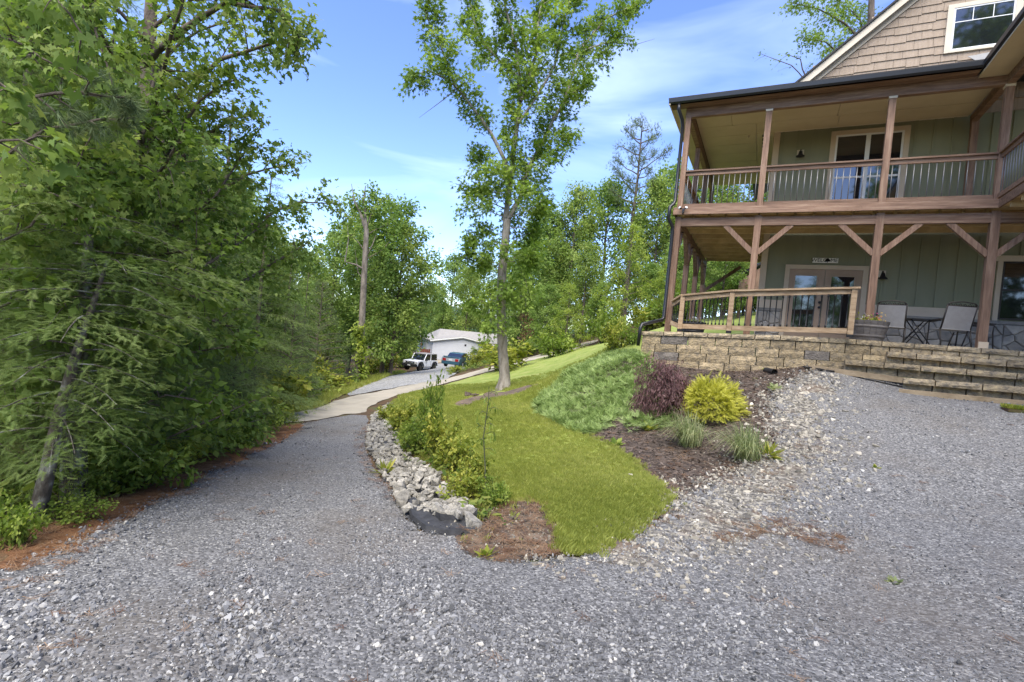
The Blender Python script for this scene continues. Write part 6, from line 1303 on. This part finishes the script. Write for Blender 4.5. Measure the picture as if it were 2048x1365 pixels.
q = thing('wooden_porch', 'red brown wooden stair box against the left end of the white building', 'porch', (A.x-fx.x*.85, A.y-fx.y*.85, zg), math.atan2(fx.y, fx.x))
for i in range(5): MB().box(-.5+.24*i, -.5+.24*i+.22, .3, .36, .2, 1.55).build('board', MT['redbrown'], q)
for i in (0, 1): MB().box(-.52+1.1*i, -.42+1.1*i, .37, .47, -.4, 2.6 if i == 0 else 1.6).build('post', MT['redbrown'], q)
MB().box(-.5, .68, .37, 2.5, .9, 1.0).build('deck_floor', MT['redbrown'], q)
FW = Vector((cf.x, cf.y, 0)).normalized(); RT = Vector((cr.x, cr.y, 0)).normalized()
def wheel(parent, x, y, r_, wd, rim):
    w_ = MB().tube([(0, -wd/2, 0), (0, -wd/2+.03, 0), (0, wd/2-.03, 0), (0, wd/2, 0)], [r_-.04, r_, r_, r_-.04], 20).build('wheel', MT['tyre'], parent, False); w_.location = (x, y, r_)
    MB().tube([(0, -wd/2-.006, 0), (0, wd/2+.006, 0)], r_*.56, 12).build('rim', MT[rim], w_)
def suv(loc, hd):
    t = thing('parked_car', 'white boxy off road vehicle parked on the gravel pad with black bumper and grille', 'car', loc, math.atan2(hd.y, hd.x))
    h = .93; lo = [(-2.1, .55), (-2.1, 1.12), (-1.2, 1.16), (.62, 1.16), (2.0, 1.08), (2.12, 1.0), (2.12, .62), (1.95, .55), (1.86, .80), (1.62, 1.0), (1.22, 1.0), (.98, .8), (.9, .5), (-.85, .5), (-.95, .8), (-1.2, 1.0), (-1.6, 1.0), (-1.84, .8), (-1.92, .55)]
    MB().prism(lo, -h, h).build('body', MT['carwhite'], t)
    cab = [(-2.08, 1.165), (-2.02, 1.80), (-1.85, 1.86), (.1, 1.86), (.22, 1.80), (.66, 1.165)]
    MB().prism(cab, -.80, .80).build('cabin', MT['glass'], t); MB().box(-2.03, .2, -.815, .815, 1.79, 1.875).build('hard_top', MT['shingleroof'], t)
    for s in (-1, 1):
        for a, b in ((.12, .60), (-.75, -.70), (-1.55, -1.42)):
            if a > 0: MB().bar((b+.05, s*.815, 1.17), (a+.08, s*.815, 1.82), .03, .09, (0, 1, 0)).build('pillar', MT['carwhite'], t)
            else: MB().box(a-.04, b+.04, s*.80-.02, s*.80+.02, 1.165, 1.82).build('pillar', MT['carwhite' if a > -1 else 'gutter'], t)
        for x in (1.42, -1.42):
            wheel(t, x, s*.80, .42, .28, 'bronze'); MB().prism([(x-.62, .55), (x-.46, .86), (x-.2, 1.03), (x+.2, 1.03), (x+.46, .86), (x+.62, .55), (x+.5, .55), (x+.38, .8), (x+.15, .93), (x-.15, .93), (x-.38, .8), (x-.5, .55)], s*.97-.05, s*.97+.03).build('fender', MT['plastic'], t)
        MB().box(.42, .55, s*.95, s*1.12, 1.16, 1.34).build('mirror', MT['plastic'], t); MB().lathe([(.115, 0), (.115, .03)], 12).build('headlight', MT['lamp'], t).matrix_local = Matrix.Translation((2.125, s*.68, .93)) @ Matrix.Rotation(R(90), 4, 'Y')
        MB().box(-.85, .85, s*.9, s*1.0, .42, .5).build('side_step', MT['plastic'], t)
        MB().box(.3, .33, s*.931, s*.936, .62, 1.1).box(-.62, -.59, s*.931, s*.936, .62, 1.1).build('door_gap', MT['plastic'], t)
    MB().box(2.121, 2.15, -.84, .84, .80, 1.05).build('grille', MT['plastic'], t); MB().box(2.125, 2.30, -.95, .95, .48, .76).build('bumper', MT['plastic'], t); MB().box(2.155, 2.16, -.42, .42, .91, .97).build('badge_bar', MT['silver'], t); MB().box(2.301, 2.31, -.18, .18, .58, .68).build('number_plate', MT['white'], t)
    t.scale = (.88, .97, .97); sp = MB().tube([(-2.32, 0, 1.0), (-2.11, 0, 1.0)], .4, 18).build('spare_wheel', MT['tyre'], t)
p = [(-29.735, 28.038)][0]; suv((p[0], p[1], g1(p[0], p[1])+.06), -FW*math.cos(R(25))-RT*math.sin(R(25)))
def sedan(loc, hd):
    t = thing('parked_car', 'dark blue green coupe seen from behind with red tail lamps, half hidden by weeds', 'car', loc, math.atan2(hd.y, hd.x))
    lo = [(-2.3, .42), (-2.34, .82), (-2.2, .96), (-1.3, .99), (.9, .92), (2.1, .78), (2.25, .6), (2.25, .3), (1.8, .26), (1.7, .52), (1.4, .64), (1.1, .52), (1.0, .25), (-1.0, .25), (-1.1, .52), (-1.4, .64), (-1.7, .52), (-1.8, .28), (-2.2, .3)]
    MB().prism(lo, -.90, .90).build('body', MT['carblue'], t); MB().prism([(-1.55, .985), (-.9, 1.32), (.1, 1.36), (.95, .93)], -.70, .70).build('cabin', MT['glass'], t); MB().prism([(-.95, 1.30), (-.88, 1.345), (.08, 1.39), (.2, 1.34)], -.69, .69).build('roof', MT['carblue'], t)
    MB().box(-2.372, -2.342, -.84, .84, .62, .90).build('rear_panel', MT['silver'], t)
    for s in (-1, 1):
        MB().box(-2.39, -2.373, s*.78-.0 if s < 0 else .46, -.46 if s < 0 else .78, .64, .86).build('tail_lamp', MT['red'], t)
        for x in (1.4, -1.4): wheel(t, x, s*.80, .33, .22, 'silver')
    MB().box(-2.40, -2.343, -.88, .88, .36, .60).build('bumper', MT['carblue'], t); MB().box(-2.38, -2.373, -.16, .16, .68, .82).build('number_plate', MT['white'], t); MB().box(-2.3, -2.0, -.8, .8, 1.02, 1.06).build('spoiler', MT['carblue'], t)
p = [(-23.934, 26.431)][0]; sedan((p[0], p[1], g1(p[0], p[1])+.05), FW*math.cos(R(14))+RT*math.sin(R(14)))
x, y = [(-10.130, -4.564)][0]; t = thing('block_light', 'grey concrete block with a rusty cap and small lantern at the road junction', 'light post', (x, y, g1(x, y)-.02), R(20))
MB().box(-.13, .13, -.13, .13, 0, .14).box(-.13, .13, -.13, .13, .146, .30).build('block', MT['cinder'], t); MB().box(-.155, .155, -.155, .155, .301, .335).build('cap', MT['copper'], t)
MB().lathe([(.03, .336), (.035, .36), (.015, .38), (.015, .43), (.05, .45), (.055, .53), (.06, .54), (.01, .58)], 10).build('lantern', MT['silver'], t, True)
# stump on the mulch strip
x, y = [(-8.301, 3.273)][0]; t = thing('stump', 'dark rotten stump at the left end of the mulch strip', 'stump', (x, y, g1(x, y))); r0 = random.Random(3); m = MB()
for i in range(7): m.tube([(r0.gauss(0, .12), r0.gauss(0, .08), -.05), (r0.gauss(0, .15), r0.gauss(0, .08), .1), (r0.gauss(0, .18), r0.gauss(0, .08), r0.uniform(.12, .28))], [.07, .06, .03], 6)
m.build('wood', MT['mulch'], t)
# distant wooded hillside closing the view
hv, hf = [], []
for i in range(61):
    a = -1.9+2.9*i/60
    for j, (d, z) in enumerate(((95, -10), (125, -2), (150, 3+2*math.sin(a*7)+1.5*math.sin(a*17)), (200, 1))): hv.append((CAM.x+d*math.sin(a), CAM.y+d*math.cos(a), z))
for i in range(60):
    for j in range(3): k = i*4+j; hf.append((k, k+4, k+5, k+1))
raw('hills', hv, hf, MT['hill'], None, True, 'structure')
# trees behind the viewer, mirrored in the windows
for i, (x, y, k) in enumerate(((12.5, -20, 2.3), (17, -22, 2.4), (22, -19, 2.2), (-1, -28, .95), (3, -30, 1.0), (6.5, -27, .9), (10, -31, 1.0), (-5, -29, 1.0))): dup(protos[i % 3], (x, y, g1(x, y)), i, (k, k, k), 'leafy tree behind the viewpoint, seen only mirrored in the gable window', 'trees behind the viewpoint')
# screening shrubs behind the house lawn
for i, (x, y) in enumerate(((-9, 24), (-6, 26), (-3, 27), (0, 28), (3.5, 29), (7, 29), (-12, 21), (-14, 17), (-4.5, 25.5), (1.5, 28.5))): put_bush(i % 2, x, y, rg2.uniform(2.2, 3.6), rg2.uniform(2.4, 3.2), 'leafy shrub at the back of the lawn behind the porch', 'shrubs behind the back lawn', rz=i)

# labels for look-alikes: by their order across the view, read at the foot of each
ORD = ['leftmost', 'second', 'third', 'fourth', 'fifth', 'sixth', 'seventh', 'eighth', 'ninth', 'tenth', 'eleventh', 'twelfth', 'thirteenth', 'fourteenth', 'fifteenth', 'sixteenth', 'seventeenth', 'eighteenth', 'nineteenth', 'twentieth', 'twenty-first', 'twenty-second', 'twenty-third', 'twenty-fourth', 'twenty-fifth', 'twenty-sixth']
bpy.context.view_layer.update()
TXT = {'hemlocks in the wood left of the driveway': 'green hemlock deeper in the wood along the driveway', 'undergrowth bushes left of the driveway': 'low leafy bush along the left edge of the driveway', 'forest trees left of the white building': 'leafy green tree in the wood behind the pad and verge', 'forest trees beyond the road': 'leafy green tree in the forest edge beyond the concrete road', 'shrubs behind the verge': 'rounded roadside shrub behind the grass verge', 'shrubs on the road bank': 'yellow green bank shrub above the concrete road', 'shrubs behind the back lawn': 'leafy shrub behind the back lawn and porch', 'trees behind the house': 'leafy tree in the woods behind the house porch'}
for gname, text in TXT.items():
    obs = [o for o in COL.objects if o.get('group') == gname]
    obs.sort(key=lambda o: (Vector(o.location)-CAM).dot(cr)/max(.5, (Vector(o.location)-CAM).dot(cf)))
    for i, o in enumerate(obs): o['label'] = text+', '+ORD[i]+(' from the left' if i else ' of its row')
